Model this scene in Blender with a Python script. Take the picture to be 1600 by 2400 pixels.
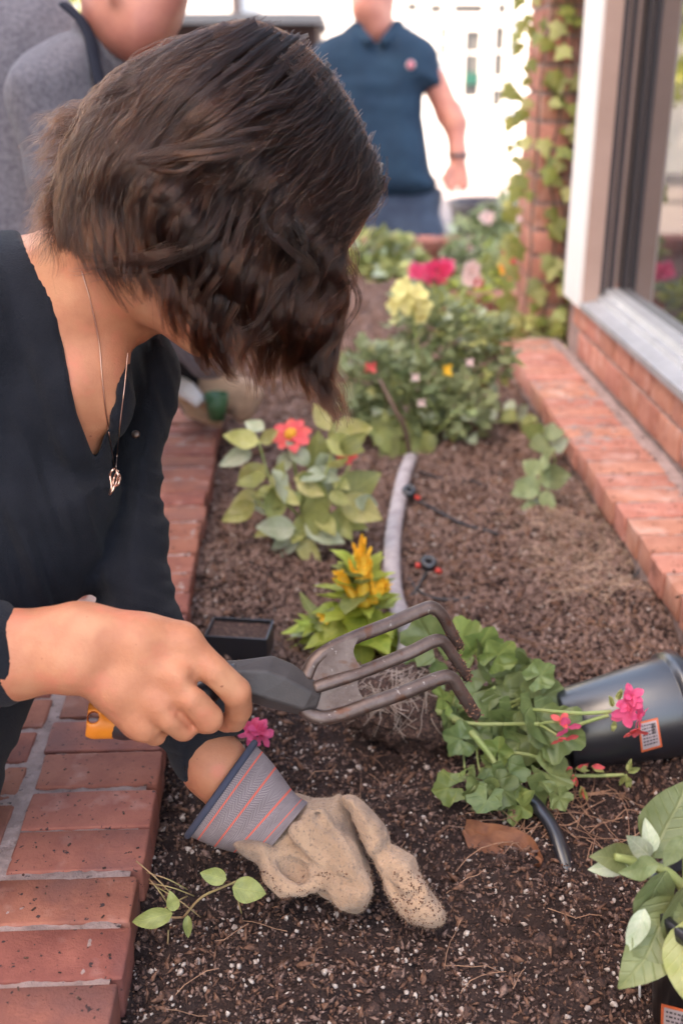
import bpy, bmesh, math, random
import numpy as np
from mathutils import Vector, Matrix, Euler
random.seed(11); rng = np.random.default_rng(11)
for o in list(bpy.data.objects): bpy.data.objects.remove(o)
SC = bpy.context.scene; COL = SC.collection; PI = math.pi

# ------------------------------------------------------------------ camera, sky, sun, exposure
PITCH = math.radians(22.0); F = 2600.0; HC = 1.447
SP, CP = math.sin(PITCH), math.cos(PITCH)
cd = bpy.data.cameras.new('camera'); cam = bpy.data.objects.new('camera', cd); COL.objects.link(cam)
cam.location = (0, 0, HC); cam.rotation_euler = (PI/2-PITCH, 0, 0)
cd.sensor_fit = 'VERTICAL'; cd.sensor_height = 36; cd.sensor_width = 24; cd.lens = F/2400*36
cd.clip_start = 0.02; cd.clip_end = 400
cd.dof.use_dof = True; cd.dof.focus_distance = 1.0; cd.dof.aperture_fstop = 4.2
SC.camera = cam
SUN_EL, SUN_AZ = math.radians(48), math.radians(-118)      # azimuth from +Y towards +X
w = bpy.data.worlds.new('World'); SC.world = w; w.use_nodes = True
nt = w.node_tree; nt.nodes.clear()
sky = nt.nodes.new('ShaderNodeTexSky'); sky.sky_type = 'NISHITA'; sky.sun_disc = False
sky.sun_elevation = SUN_EL; sky.sun_rotation = SUN_AZ; sky.air_density = 1.0; sky.dust_density = 3.0; sky.ozone_density = 1.0
bg = nt.nodes.new('ShaderNodeBackground'); bg.inputs[1].default_value = 0.15
wo = nt.nodes.new('ShaderNodeOutputWorld')
nt.links.new(sky.outputs[0], bg.inputs[0]); nt.links.new(bg.outputs[0], wo.inputs[0])
sl = bpy.data.lights.new('sun', 'SUN'); sl.energy = 3.2; sl.angle = math.radians(2); sl.color = (1.0, 0.82, 0.70)
sun = bpy.data.objects.new('sun', sl); COL.objects.link(sun)
sd = Vector((math.sin(SUN_AZ)*math.cos(SUN_EL), math.cos(SUN_AZ)*math.cos(SUN_EL), math.sin(SUN_EL)))
sun.rotation_euler = sd.to_track_quat('Z', 'Y').to_euler(); sun.location = (2, 6, 8)
SC.view_settings.view_transform = 'Standard'; SC.view_settings.look = 'None'
SC.view_settings.exposure = 2.8
SC.view_settings.use_white_balance = True; SC.view_settings.white_balance_temperature = 7900; SC.view_settings.white_balance_tint = 12; SC.view_settings.gamma = 1.0; SC.view_settings.use_curve_mapping = False
SC.cycles.use_denoising = True; SC.cycles.max_bounces = 8; SC.cycles.transparent_max_bounces = 16
SC.cycles.sample_clamp_indirect = 6

# ------------------------------------------------------------------ helpers
def P(px, py, d):                                     # a point seen at photo pixel (px,py) at optical depth d metres
    v = (py-1200)/F
    return Vector(((px-800)/F*d, d*(CP-v*SP), HC-d*SP-v*d*CP))
def G(px, py, z):                                     # the point at height z seen at a photo pixel
    v = (py-1200)/F
    return P(px, py, (HC-z)/(SP+v*CP))
def link(o, parent=None):
    COL.objects.link(o)
    if parent is not None:
        o.parent = parent
    return o
def thing(name, label, cat, loc=(0, 0, 0), group=None):
    o = bpy.data.objects.new(name, None); o.empty_display_size = .05; link(o); o.location = loc
    o['label'] = label; o['category'] = cat
    if group: o['group'] = group
    return o
def tag(o, label=None, cat=None, group=None, kind=None):
    for k, v in (('label', label), ('category', cat), ('group', group), ('kind', kind)):
        if v: o[k] = v
    return o
def to_mesh(name, V, Fc, mat, smooth=True):
    me = bpy.data.meshes.new(name)
    if isinstance(V, np.ndarray) and isinstance(Fc, np.ndarray):
        me.vertices.add(len(V)); me.vertices.foreach_set('co', V.astype(np.float32).ravel())
        n = Fc.shape[1]; me.loops.add(Fc.size); me.loops.foreach_set('vertex_index', Fc.astype(np.int32).ravel())
        me.polygons.add(len(Fc)); me.polygons.foreach_set('loop_start', np.arange(0, Fc.size, n, dtype=np.int32))
        me.update(calc_edges=True); me.validate()
    else:
        me.from_pydata([tuple(v) for v in V], [], [tuple(f) for f in Fc])
    if smooth: me.polygons.foreach_set('use_smooth', [True]*len(me.polygons))
    me.materials.append(mat); me.update()
    return me
def obj(name, me, parent=None, loc=None, world=True):
    """link a mesh; world=True: its vertices are world coordinates (offset against the parent's location)"""
    o = bpy.data.objects.new(name, me); link(o, parent)
    if loc is not None: o.location = loc
    elif parent is not None and world:
        p = parent; s = Vector((0, 0, 0))
        while p is not None: s += p.location; p = p.parent
        o.location = -s
    return o
def mk(name, V, Fc, mat, parent=None, smooth=True, **k):
    return obj(name, to_mesh(name, V, Fc, mat, smooth), parent, **k)

def catmull(pts, n):
    pts = np.array([tuple(p) for p in pts], float); m = len(pts)
    ext = np.vstack([2*pts[0]-pts[1], pts, 2*pts[-1]-pts[-2]])
    out = []
    for t in np.linspace(0, m-1, n):
        i = min(int(t), m-2); u = t-i; a, b, c, d = ext[i], ext[i+1], ext[i+2], ext[i+3]
        out.append(.5*((2*b)+(-a+c)*u+(2*a-5*b+4*c-d)*u*u+(-a+3*b-3*c+d)*u**3))
    return np.array(out)
def tube(pts, rad, sides=8, flat=1.0, up=None, cap=True):
    """swept tube along points; rad scalar or list; flat squashes along the frame's second axis"""
    pts = np.array([tuple(p) for p in pts], float); n = len(pts)
    rad = np.broadcast_to(np.array(rad, float), (n,)) if np.ndim(rad) == 0 else np.interp(np.linspace(0, 1, n), np.linspace(0, 1, len(rad)), rad)
    T = np.gradient(pts, axis=0); T /= np.linalg.norm(T, axis=1)[:, None]+1e-12
    u = np.array(up if up is not None else (0, 0, 1), float)
    if abs(T[0] @ u) > .95: u = np.array((1., 0, 0))
    V = []; Fc = []
    for i in range(n):
        a = u-T[i]*(u @ T[i]); a /= np.linalg.norm(a)+1e-12; b = np.cross(T[i], a); u = a
        for k in range(sides):
            c, s = math.cos(2*PI*k/sides), math.sin(2*PI*k/sides)
            V.append(pts[i]+rad[i]*(b*c+a*s*flat))
    for i in range(n-1):
        for k in range(sides):
            k2 = (k+1) % sides
            Fc.append((i*sides+k, i*sides+k2, (i+1)*sides+k2, (i+1)*sides+k))
    if cap:
        Fc.append(tuple(range(sides))[::-1]); Fc.append(tuple((n-1)*sides+k for k in range(sides)))
    return V, Fc
def merge(*vf):
    V = []; Fc = []
    for v, f in vf:
        o = len(V); V += [tuple(x) for x in v]; Fc += [tuple(i+o for i in q) for q in f]
    return V, Fc
def box(c, s, R=None):
    V = []
    for x in (-.5, .5):
        for y in (-.5, .5):
            for z in (-.5, .5):
                v = Vector((x*s[0], y*s[1], z*s[2]))
                if R is not None: v = R @ v
                V.append(tuple(v+Vector(c)))
    return V, [(0, 1, 3, 2), (4, 6, 7, 5), (0, 4, 5, 1), (2, 3, 7, 6), (0, 2, 6, 4), (1, 5, 7, 3)]
def bevel_box(s, b=.003, seg=2, jit=0, seed=0, cuts=0):
    bm = bmesh.new(); bmesh.ops.create_cube(bm, size=1)
    for v in bm.verts: v.co = Vector((v.co.x*s[0], v.co.y*s[1], v.co.z*s[2]))
    if cuts: bmesh.ops.subdivide_edges(bm, edges=bm.edges[:], cuts=cuts, use_grid_fill=True)
    es = [e for e in bm.edges if e.calc_face_angle(0) > .5]
    bmesh.ops.bevel(bm, geom=es, offset=b, segments=seg, affect='EDGES', profile=.6)
    r = random.Random(seed)
    for v in bm.verts:
        v.co += Vector((r.uniform(-jit, jit), r.uniform(-jit, jit), r.uniform(-jit, jit)*.6))
    V = [tuple(v.co) for v in bm.verts]; bm.verts.index_update()
    Fc = [tuple(x.index for x in f.verts) for f in bm.faces]; bm.free()
    return V, Fc
def lathe(prof, n=24, M=None):
    V = []; Fc = []; m = len(prof)
    for k in range(n):
        c, s = math.cos(2*PI*k/n), math.sin(2*PI*k/n)
        for r, z in prof:
            v = Vector((r*c, r*s, z)); V.append(tuple(M @ v if M is not None else v))
    for k in range(n):
        for i in range(m-1):
            k2 = (k+1) % n; Fc.append((k*m+i, k2*m+i, k2*m+i+1, k*m+i+1))
    return V, Fc

# value noise in numpy
_perm = rng.random(65536).astype(np.float32)
def vnoise(x, y, z=0.0):
    x, y, z = np.broadcast_arrays(np.asarray(x, float), np.asarray(y, float), np.asarray(z, float))
    xi, yi, zi = np.floor(x).astype(np.int64), np.floor(y).astype(np.int64), np.floor(z).astype(np.int64)
    fx, fy, fz = x-xi, y-yi, z-zi
    fx, fy, fz = (f*f*(3-2*f) for f in (fx, fy, fz))
    def h(a, b, c): return _perm[(a*73856093 ^ b*19349663 ^ c*83492791) & 65535]
    r = 0
    for dx in (0, 1):
        for dy in (0, 1):
            for dz in (0, 1):
                r = r+h(xi+dx, yi+dy, zi+dz)*(fx if dx else 1-fx)*(fy if dy else 1-fy)*(fz if dz else 1-fz)
    return r*2-1
def fbm(x, y, z=0.0, o=3):
    r = 0; a = 1
    for i in range(o):
        r = r+a*vnoise(np.asarray(x)*2**i+i*17.3, np.asarray(y)*2**i, np.asarray(z)*2**i); a *= .5
    return r

# ------------------------------------------------------------------ signed-distance modelling
class Field:
    def __init__(s, lo, hi, h):
        s.lo = np.array(lo, float); s.h = h
        s.n = np.ceil((np.array(hi)-s.lo)/h).astype(int)+1
        s.a = np.full(s.n, 1.0, np.float32)
        s.ax = [s.lo[i]+h*np.arange(s.n[i]) for i in range(3)]
    def sub(s, lo, hi, m):
        i0 = np.clip(((np.array(lo)-m-s.lo)/s.h).astype(int), 0, s.n); i1 = np.clip(((np.array(hi)+m-s.lo)/s.h).astype(int)+2, 0, s.n)
        sl = tuple(slice(a, b) for a, b in zip(i0, i1))
        return sl, s.ax[0][sl[0]][:, None, None], s.ax[1][sl[1]][None, :, None], s.ax[2][sl[2]][None, None, :]
    def op(s, sl, d, k, mode):
        a = s.a[sl]
        if mode == 'u':
            h = np.maximum(k-np.abs(a-d), 0)/k if k > 0 else 0
            s.a[sl] = np.minimum(a, d)-h*h*k*.25
        else:
            h = np.maximum(k-np.abs(a+d), 0)/k if k > 0 else 0
            s.a[sl] = np.maximum(a, -d)+h*h*k*.25
    def cap(s, p, q, r1, r2=None, k=.01, mode='u'):
        r2 = r1 if r2 is None else r2; p = np.array(p, float); q = np.array(q, float); R = max(r1, r2)
        sl, X, Y, Z = s.sub(np.minimum(p, q)-R, np.maximum(p, q)+R, k+3*s.h)
        if min(s.a[sl].shape) == 0: return
        d = q-p; L = d @ d+1e-12
        t = np.clip(((X-p[0])*d[0]+(Y-p[1])*d[1]+(Z-p[2])*d[2])/L, 0, 1)
        D = np.sqrt((X-p[0]-t*d[0])**2+(Y-p[1]-t*d[1])**2+(Z-p[2]-t*d[2])**2)-(r1+(r2-r1)*t)
        s.op(sl, D.astype(np.float32), k, mode)
    def chain(s, pts, rs, k=.01, mode='u'):
        for i in range(len(pts)-1): s.cap(pts[i], pts[i+1], rs[i], rs[i+1], k, mode)
    def ell(s, c, r, R=None, k=.01, mode='u'):
        c = np.array(c, float); r = np.array(r, float); M = np.eye(3) if R is None else np.array(R)
        m = r.max(); sl, X, Y, Z = s.sub(c-m, c+m, k+3*s.h)
        if min(s.a[sl].shape) == 0: return
        X = X-c[0]; Y = Y-c[1]; Z = Z-c[2]
        u = [(X*M[0, i]+Y*M[1, i]+Z*M[2, i]) for i in range(3)]
        k0 = np.sqrt(sum((u[i]/r[i])**2 for i in range(3)))+1e-6
        k1 = np.sqrt(sum((u[i]/r[i]**2)**2 for i in range(3)))+1e-6
        s.op(sl, (k0*(k0-1)/k1).astype(np.float32), k, mode)
    def plane(s, p, n, k=.004):                        # keep the side the normal points away from
        n = np.array(n, float); n /= np.linalg.norm(n); p = np.array(p, float)
        D = (s.ax[0][:, None, None]-p[0])*n[0]+(s.ax[1][None, :, None]-p[1])*n[1]+(s.ax[2][None, None, :]-p[2])*n[2]
        s.a = np.maximum(s.a, D.astype(np.float32))
    def net(s, pad=True):
        f = s.a.copy()
        for i in range(3):
            for e in (0, -1):
                ix = [slice(None)]*3; ix[i] = e; f[tuple(ix)] = np.maximum(f[tuple(ix)], s.h)
        S = f < 0; n = s.n
        cnt = np.zeros(n-1, np.int8)
        cs = [(i, j, k) for i in (0, 1) for j in (0, 1) for k in (0, 1)]
        vw = lambda A, c: A[c[0]:n[0]-1+c[0], c[1]:n[1]-1+c[1], c[2]:n[2]-1+c[2]]
        for c in cs: cnt += vw(S, c)
        act = (cnt > 0) & (cnt < 8); I = np.argwhere(act)
        idx = np.full(n-1, -1, np.int64); idx[act] = np.arange(len(I))
        acc = np.zeros((len(I), 3)); num = np.zeros(len(I))
        for a in cs:
            for ax in range(3):
                if a[ax]: continue
                b = list(a); b[ax] = 1
                fa = f[I[:, 0]+a[0], I[:, 1]+a[1], I[:, 2]+a[2]]; fb = f[I[:, 0]+b[0], I[:, 1]+b[1], I[:, 2]+b[2]]
                m = (fa < 0) != (fb < 0); t = np.where(m, fa/(fa-fb+1e-20), 0)
                p = np.tile(np.array(a, float), (len(I), 1)); p[:, ax] = t
                acc += p*m[:, None]; num += m
        V = s.lo+(I+acc/num[:, None])*s.h
        Q = []
        for ax in range(3):
            o1, o2 = [(1, 2), (2, 0), (0, 1)][ax]
            sa = [slice(1, -1)]*3; sb = [slice(1, -1)]*3
            sa[ax] = slice(0, -1); sb[ax] = slice(1, None)
            A, B = S[tuple(sa)], S[tuple(sb)]
            for flip, m in ((0, A & ~B), (1, ~A & B)):
                E = np.argwhere(m)
                if not len(E): continue
                off = np.array([1, 1, 1]); off[ax] = 0; E = E+off
                def cell(d1, d2):
                    c = E.copy(); c[:, o1] -= d1; c[:, o2] -= d2; return idx[c[:, 0], c[:, 1], c[:, 2]]
                q = np.stack([cell(1, 1), cell(0, 1), cell(0, 0), cell(1, 0)], 1)
                Q.append(q[:, ::-1] if flip else q)
        return V, np.vstack(Q)
def smooth_mesh(V, Q, it=2, lam=.5):
    for _ in range(it):
        acc = np.zeros_like(V); n = np.zeros(len(V))
        for a, b in ((0, 1), (1, 2), (2, 3), (3, 0)):
            np.add.at(acc, Q[:, a], V[Q[:, b]]); np.add.at(n, Q[:, a], 1)
            np.add.at(acc, Q[:, b], V[Q[:, a]]); np.add.at(n, Q[:, b], 1)
        V = V*(1-lam)+lam*acc/np.maximum(n, 1)[:, None]
    return V
def normals(V, Q):
    N = np.zeros_like(V); fn = np.cross(V[Q[:, 2]]-V[Q[:, 0]], V[Q[:, 3]]-V[Q[:, 1]])
    for i in range(4): np.add.at(N, Q[:, i], fn)
    return N/(np.linalg.norm(N, axis=1)[:, None]+1e-12)

# ------------------------------------------------------------------ materials
def mat(name, col, rough=.7, col2=None, nscale=30, bump=0, bscale=200, rand=0, spec=.5, sss=0, sssr=(.01, .004, .002), trans=0, metal=0, sheen=0, thr=None, extra=None, coat=0, bdist=.002, detail=4):
    m = bpy.data.materials.new(name); m.use_nodes = True; t = m.node_tree; N = t.nodes; L = t.links
    b = N['Principled BSDF']; out = N['Material Output']
    b.inputs['Roughness'].default_value = rough; b.inputs['Specular IOR Level'].default_value = spec
    b.inputs['Metallic'].default_value = metal
    c = N.new('ShaderNodeRGB'); c.outputs[0].default_value = (*col, 1); cur = c.outputs[0]
    tc = N.new('ShaderNodeTexCoord')
    src = tc.outputs['Object']
    if rand:
        oi = N.new('ShaderNodeObjectInfo'); va = N.new('ShaderNodeVectorMath'); va.operation = 'MULTIPLY_ADD'
        cmb = N.new('ShaderNodeCombineXYZ')
        for i in range(3): L.new(oi.outputs['Random'], cmb.inputs[i])
        va.inputs[1].default_value = (7, 13, 5); L.new(cmb.outputs[0], va.inputs[0]); L.new(src, va.inputs[2]); src = va.outputs[0]
    if col2 is not None:
        n = N.new('ShaderNodeTexNoise'); n.inputs['Scale'].default_value = nscale; n.inputs['Detail'].default_value = detail; n.inputs['Roughness'].default_value = .62
        L.new(src, n.inputs['Vector'])
        r = N.new('ShaderNodeMapRange'); lo, hi = thr or (.35, .65)
        r.inputs[1].default_value = lo; r.inputs[2].default_value = hi; L.new(n.outputs['Fac'], r.inputs[0])
        mx = N.new('ShaderNodeMix'); mx.data_type = 'RGBA'; L.new(r.outputs[0], mx.inputs[0]); L.new(cur, mx.inputs[6]); mx.inputs[7].default_value = (*col2, 1); cur = mx.outputs[2]
    if extra:                                           # list of (colour, scale, lo, hi)
        for (ec, es, lo, hi) in extra:
            n = N.new('ShaderNodeTexNoise'); n.inputs['Scale'].default_value = es; n.inputs['Detail'].default_value = 3; L.new(src, n.inputs['Vector'])
            r = N.new('ShaderNodeMapRange'); r.inputs[1].default_value = lo; r.inputs[2].default_value = hi; L.new(n.outputs['Fac'], r.inputs[0])
            mx = N.new('ShaderNodeMix'); mx.data_type = 'RGBA'; L.new(r.outputs[0], mx.inputs[0]); L.new(cur, mx.inputs[6]); mx.inputs[7].default_value = (*ec, 1); cur = mx.outputs[2]
    if rand:
        hs = N.new('ShaderNodeHueSaturation'); mr = N.new('ShaderNodeMapRange')
        mr.inputs[3].default_value = 1-rand; mr.inputs[4].default_value = 1+rand; L.new(oi.outputs['Random'], mr.inputs[0])
        L.new(mr.outputs[0], hs.inputs['Value']); L.new(cur, hs.inputs['Color'])
        m2 = N.new('ShaderNodeMath'); m2.operation = 'MULTIPLY'; m2.inputs[1].default_value = 7.13; L.new(oi.outputs['Random'], m2.inputs[0])
        m3 = N.new('ShaderNodeMath'); m3.operation = 'FRACT'; L.new(m2.outputs[0], m3.inputs[0])
        mr2 = N.new('ShaderNodeMapRange'); mr2.inputs[3].default_value = .5-rand*.06; mr2.inputs[4].default_value = .5+rand*.06; L.new(m3.outputs[0], mr2.inputs[0]); L.new(mr2.outputs[0], hs.inputs['Hue'])
        cur = hs.outputs[0]
    L.new(cur, b.inputs['Base Color'])
    if bump:
        n = N.new('ShaderNodeTexNoise'); n.inputs['Scale'].default_value = bscale; n.inputs['Detail'].default_value = 5; n.inputs['Roughness'].default_value = .65
        L.new(src, n.inputs['Vector']); bp = N.new('ShaderNodeBump'); bp.inputs['Strength'].default_value = bump; bp.inputs['Distance'].default_value = bdist
        L.new(n.outputs['Fac'], bp.inputs['Height']); L.new(bp.outputs[0], b.inputs['Normal'])
    if sss:
        b.inputs['Subsurface Weight'].default_value = sss; b.inputs['Subsurface Radius'].default_value = (1, .4, .2); b.inputs['Subsurface Scale'].default_value = sssr[0]
    if sheen: b.inputs['Sheen Weight'].default_value = sheen; b.inputs['Sheen Roughness'].default_value = .5
    if coat: b.inputs['Coat Weight'].default_value = coat; b.inputs['Coat Roughness'].default_value = .2
    if trans:
        tr = N.new('ShaderNodeBsdfTranslucent'); L.new(cur, tr.inputs[0]); ms = N.new('ShaderNodeMixShader'); ms.inputs[0].default_value = trans
        L.new(b.outputs[0], ms.inputs[1]); L.new(tr.outputs[0], ms.inputs[2]); L.new(ms.outputs[0], out.inputs[0])
    return m
M = {}
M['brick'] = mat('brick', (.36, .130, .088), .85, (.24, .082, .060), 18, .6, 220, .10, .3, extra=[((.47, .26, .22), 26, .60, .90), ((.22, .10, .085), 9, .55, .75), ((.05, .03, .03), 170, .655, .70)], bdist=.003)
M['brick_lit'] = mat('sun_toned_brick', (.54, .245, .175), .85, (.42, .17, .118), 18, .4, 220, .10, .3, extra=[((.60, .36, .30), 20, .54, .80), ((.26, .11, .08), 60, .60, .75)], bdist=.003)  # lighter copy of the brick, with the sunlit look put into its colour
M['mortar'] = mat('mortar', (.45, .325, .29), .95, (.28, .20, .18), 40, .9, 130, 0, .2, extra=[((.08, .06, .06), 120, .66, .74)], bdist=.004)
M['soil'] = mat('soil', (.060, .036, .030), .95, (.030, .019, .017), 60, 1.0, 220, 0, .2, bdist=.006)
M['crumb2'] = mat('dry_soil_crumb', (.33, .205, .160), .95, (.15, .092, .076), 300, .6, 900, 0, .2, thr=(.35, .6), extra=[((.46, .31, .25), 200, .60, .68)])
M['crumb'] = mat('soil_crumb', (.110, .058, .044), .9, (.028, .017, .015), 300, .6, 900, 0, .3, thr=(.4, .6), extra=[((.22, .125, .09), 260, .60, .66)])
M['perlite'] = mat('perlite', (.60, .52, .46), .8, (.36, .26, .21), 300, .5, 900, 0, .3)
M['chip'] = mat('bark_chip', (.24, .12, .075), .8, (.10, .05, .035), 250, .5, 600, 0, .3)
M['needle'] = mat('dry_needle', (.42, .23, .14), .7, (.26, .13, .08), 80)
M['skin'] = mat('skin', (.56, .240, .128), .46, (.42, .150, .080), 26, .5, 480, 0, .35, sss=.06, sssr=(.006, 0, 0), thr=(.3, .75), bdist=.0011, extra=[((.56, .19, .11), 38, .54, .72), ((.60, .30, .165), 14, .52, .7), ((.30, .10, .06), 110, .735, .76)])
M['skin2'] = mat('skin_ruddy', (.55, .23, .16), .5, (.44, .16, .12), 12, 0, 420, 0, .35, sss=.1, sssr=(.006, 0, 0))
M['lip'] = mat('lip', (.45, .13, .11), .4)
M['knit'] = mat('black_knit', (.0085, .0095, .0135), .9, (.0125, .0135, .0185), 30, .8, 500, 0, .2, sheen=.05, bdist=.0015)
M['pants'] = mat('navy_cloth', (.018, .020, .030), .9, None, 30, .5, 600, 0, .2, bdist=.001)
M['grey_knit'] = mat('grey_marl', (.17, .155, .17), .95, (.10, .09, .105), 120, .8, 300, 0, .2, sheen=.2, bdist=.003)
M['polo'] = mat('blue_polo', (.012, .028, .050), .9, (.018, .042, .070), 8, .3, 300, 0, .2)
M['denim'] = mat('denim', (.022, .034, .060), .9, (.045, .065, .10), 9, .3, 300)
M['glove'] = mat('fleece_glove', (.56, .36, .23), 1.0, (.40, .245, .15), 22, 1.0, 420, 0, .1, sheen=.3, thr=(.45, .7), extra=[((.30, .195, .135), 330, .55, .70), ((.27, .17, .115), 16, .54, .72)], bdist=.0035)
M['navy'] = mat('navy_binding', (.05, .055, .085), .9, None, bump=.4)
M['gold'] = mat('rose_gold', (.75, .48, .38), .3, metal=1)
M['steel'] = mat('aged_steel', (.17, .125, .108), .42, (.10, .066, .056), 40, .45, 300, 0, .5, metal=.65, extra=[((.12, .055, .035), 60, .58, .70), ((.30, .25, .22), 170, .66, .72)], bdist=.001)
M['rubber'] = mat('grey_rubber', (.040, .033, .032), .5, (.060, .050, .047), 30, .2, 500, 0, .5)
M['orange'] = mat('orange_plastic', (.80, .26, .025), .4, (.72, .21, .02), 30)
M['blackp'] = mat('black_plastic', (.014, .014, .018), .30, None, 30, .08, 200, 0, .8)
M['potp'] = mat('pot_plastic', (.016, .018, .024), .34, None, 30, .10, 90, 0, 1.0, coat=.2)
M['hose'] = mat('grey_hose', (.46, .40, .40), .7, (.30, .25, .25), 50, .3, 200)
M['rubblack'] = mat('black_drip_tube', (.022, .02, .022), .5, (.05, .045, .045), 120)
M['redp'] = mat('red_plastic', (.75, .07, .05), .5)
M['white'] = mat('white_paint', (.80, .78, .76), .6, (.74, .72, .70), 3, .05)
M['beige'] = mat('beige_paint', (.52, .36, .31), .6, (.47, .32, .27), 9, .1)
M['dark'] = mat('dark_frame', (.055, .042, .048), .5, (.075, .06, .065), 9)
M['metal'] = mat('brushed_metal', (.48, .49, .51), .5, (.39, .40, .42), 15, .1, metal=.35)
M['pave'] = mat('pavement', (.23, .21, .22), .9, (.20, .18, .19), .6, .2, 30)
M['stucco'] = mat('white_stucco', (.82, .82, .82), .9, (.80, .80, .80), 2)
M['wglass'] = mat('window_pane', (.075, .078, .08), .5, (.10, .105, .105), 3)
M['green_sign'] = mat('green_sign', (.008, .085, .065), .5)
M['brownw'] = mat('brown_wall', (.055, .03, .026), .9, (.04, .022, .02), 3)
M['bluegrey'] = mat('blue_grey_coping', (.06, .075, .095), .8, (.08, .09, .11), 4)
M['straw'] = mat('straw', (.55, .38, .28), .8, (.40, .26, .18), 60)
M['root'] = mat('root_fibre', (.40, .31, .26), .8, (.26, .18, .14), 60)
M['dryleaf'] = mat('dry_leaf', (.33, .13, .06), .7, (.20, .075, .04), 60, .5, 200, trans=.2)
def leafmat(n, c, c2, tr=.3, r=.45, s=3.5, rand=.22, radial=False):
    """leaf with blotchy colour, paler ribs and a quilted surface; unit leaf coordinates"""
    m = mat(n, c, r, c2, s, 0, 150, rand, .5, trans=tr); t = m.node_tree; N = t.nodes; L = t.links; b = N['Principled BSDF']
    tc = N.new('ShaderNodeTexCoord'); sp = N.new('ShaderNodeSeparateXYZ'); L.new(tc.outputs['Object'], sp.inputs[0])
    def f(op, a, bb=None, c_=None):
        n_ = N.new('ShaderNodeMath'); n_.operation = op
        for i, x in enumerate((a, bb, c_)):
            if x is None: continue
            if isinstance(x, (int, float)): n_.inputs[i].default_value = x
            else: L.new(x, n_.inputs[i])
        return n_.outputs[0]
    ax = f('ABSOLUTE', sp.outputs[0])
    if radial:
        an = f('ARCTAN2', sp.outputs[0], f('ADD', sp.outputs[1], -.06)); side = f('ABSOLUTE', f('SUBTRACT', f('FRACT', f('MULTIPLY_ADD', an, 1.12, .5)), .5)); h = side
        v = f('SUBTRACT', 1, f('SMOOTH_MIN', f('MULTIPLY', side, 9), 1, .2))
    else:
        side = f('ABSOLUTE', f('SUBTRACT', f('FRACT', f('MULTIPLY', f('SUBTRACT', sp.outputs[1], f('MULTIPLY', ax, .9)), 7)), .5))
        v = f('MAXIMUM', f('SUBTRACT', 1, f('MINIMUM', f('MULTIPLY', ax, 45), 1)), f('MULTIPLY', f('SUBTRACT', 1, f('MINIMUM', f('MULTIPLY', side, 8), 1)), .55))
    cur = b.inputs['Base Color'].links[0].from_socket; targets = [l.to_socket for l in cur.links]
    mx = N.new('ShaderNodeMix'); mx.data_type = 'RGBA'; L.new(f('MULTIPLY', v, .22), mx.inputs[0]); L.new(cur, mx.inputs[6]); mx.inputs[7].default_value = (min(1, c[0]*1.9+.05), min(1, c[1]*1.6+.06), c[2]*1.6+.03, 1)
    for ts in targets: L.new(mx.outputs[2], ts)
    bp = N.new('ShaderNodeBump'); bp.inputs['Strength'].default_value = .3; bp.inputs['Distance'].default_value = .02; bp.invert = True; L.new(v, bp.inputs['Height']); L.new(bp.outputs[0], b.inputs['Normal'])
    return m
M['leaf_zinnia'] = leafmat('zinnia_leaf', (.40, .40, .12), (.50, .48, .21))
M['leaf_lime'] = leafmat('lime_leaf', (.50, .55, .10), (.34, .43, .07), .4)
M['leaf_ger'] = leafmat('geranium_leaf', (.125, .175, .060), (.19, .24, .085), .25, radial=True)
M['leaf_gerl'] = leafmat('young_geranium_leaf', (.28, .35, .10), (.20, .28, .08), .35, radial=True)
M['leaf_blue'] = leafmat('bush_leaf', (.22, .28, .13), (.31, .36, .17), .3)
M['leaf_bushl'] = leafmat('bush_leaf_light', (.32, .35, .11), (.24, .27, .09), .3)
M['leaf_pale'] = leafmat('pale_leaf', (.44, .47, .34), (.34, .40, .25), .2)
M['leaf_ivy'] = leafmat('ivy_leaf', (.20, .235, .05), (.27, .27, .06), .35)
M['leaf_big'] = leafmat('pepper_leaf', (.155, .19, .07), (.22, .25, .11), .25)
M['stem'] = mat('green_stem', (.23, .30, .09), .6, (.32, .34, .13), 40)
M['stemr'] = mat('reddish_stem', (.36, .20, .11), .6, (.26, .24, .09), 40)
M['woody'] = mat('brown_stem', (.14, .085, .06), .8, (.2, .13, .09), 60)
def petal(n, c, c2, rand=.08): return mat(n, c, .5, c2, 90, .2, 200, rand, .3, trans=.3)
M['red'] = petal('red_petal', (.85, .07, .085), (.80, .12, .12)); M['pink'] = petal('pink_petal', (.85, .085, .22), (.80, .16, .30))
M['coral'] = petal('coral_petal', (.85, .17, .14), (.8, .1, .12)); M['yellow'] = petal('yellow_petal', (.82, .72, .22), (.82, .78, .45))
M['celosia'] = petal('orange_plume', (.97, .50, .03), (.97, .66, .08)); M['rose'] = petal('rose_petal', (.80, .04, .13), (.75, .08, .2)); M['pale'] = petal('pale_pink_petal', (.75, .50, .48), (.8, .65, .6))
M['seed'] = mat('flower_centre', (.85, .42, .04), .8, (.7, .3, .03), 400, .8, 900)
# ================================================================== ground and far background
tag(mk('pavement', *box((0, 20, -.05), (120, 100, .1)), M['pave'], smooth=False), kind='structure')

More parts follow.
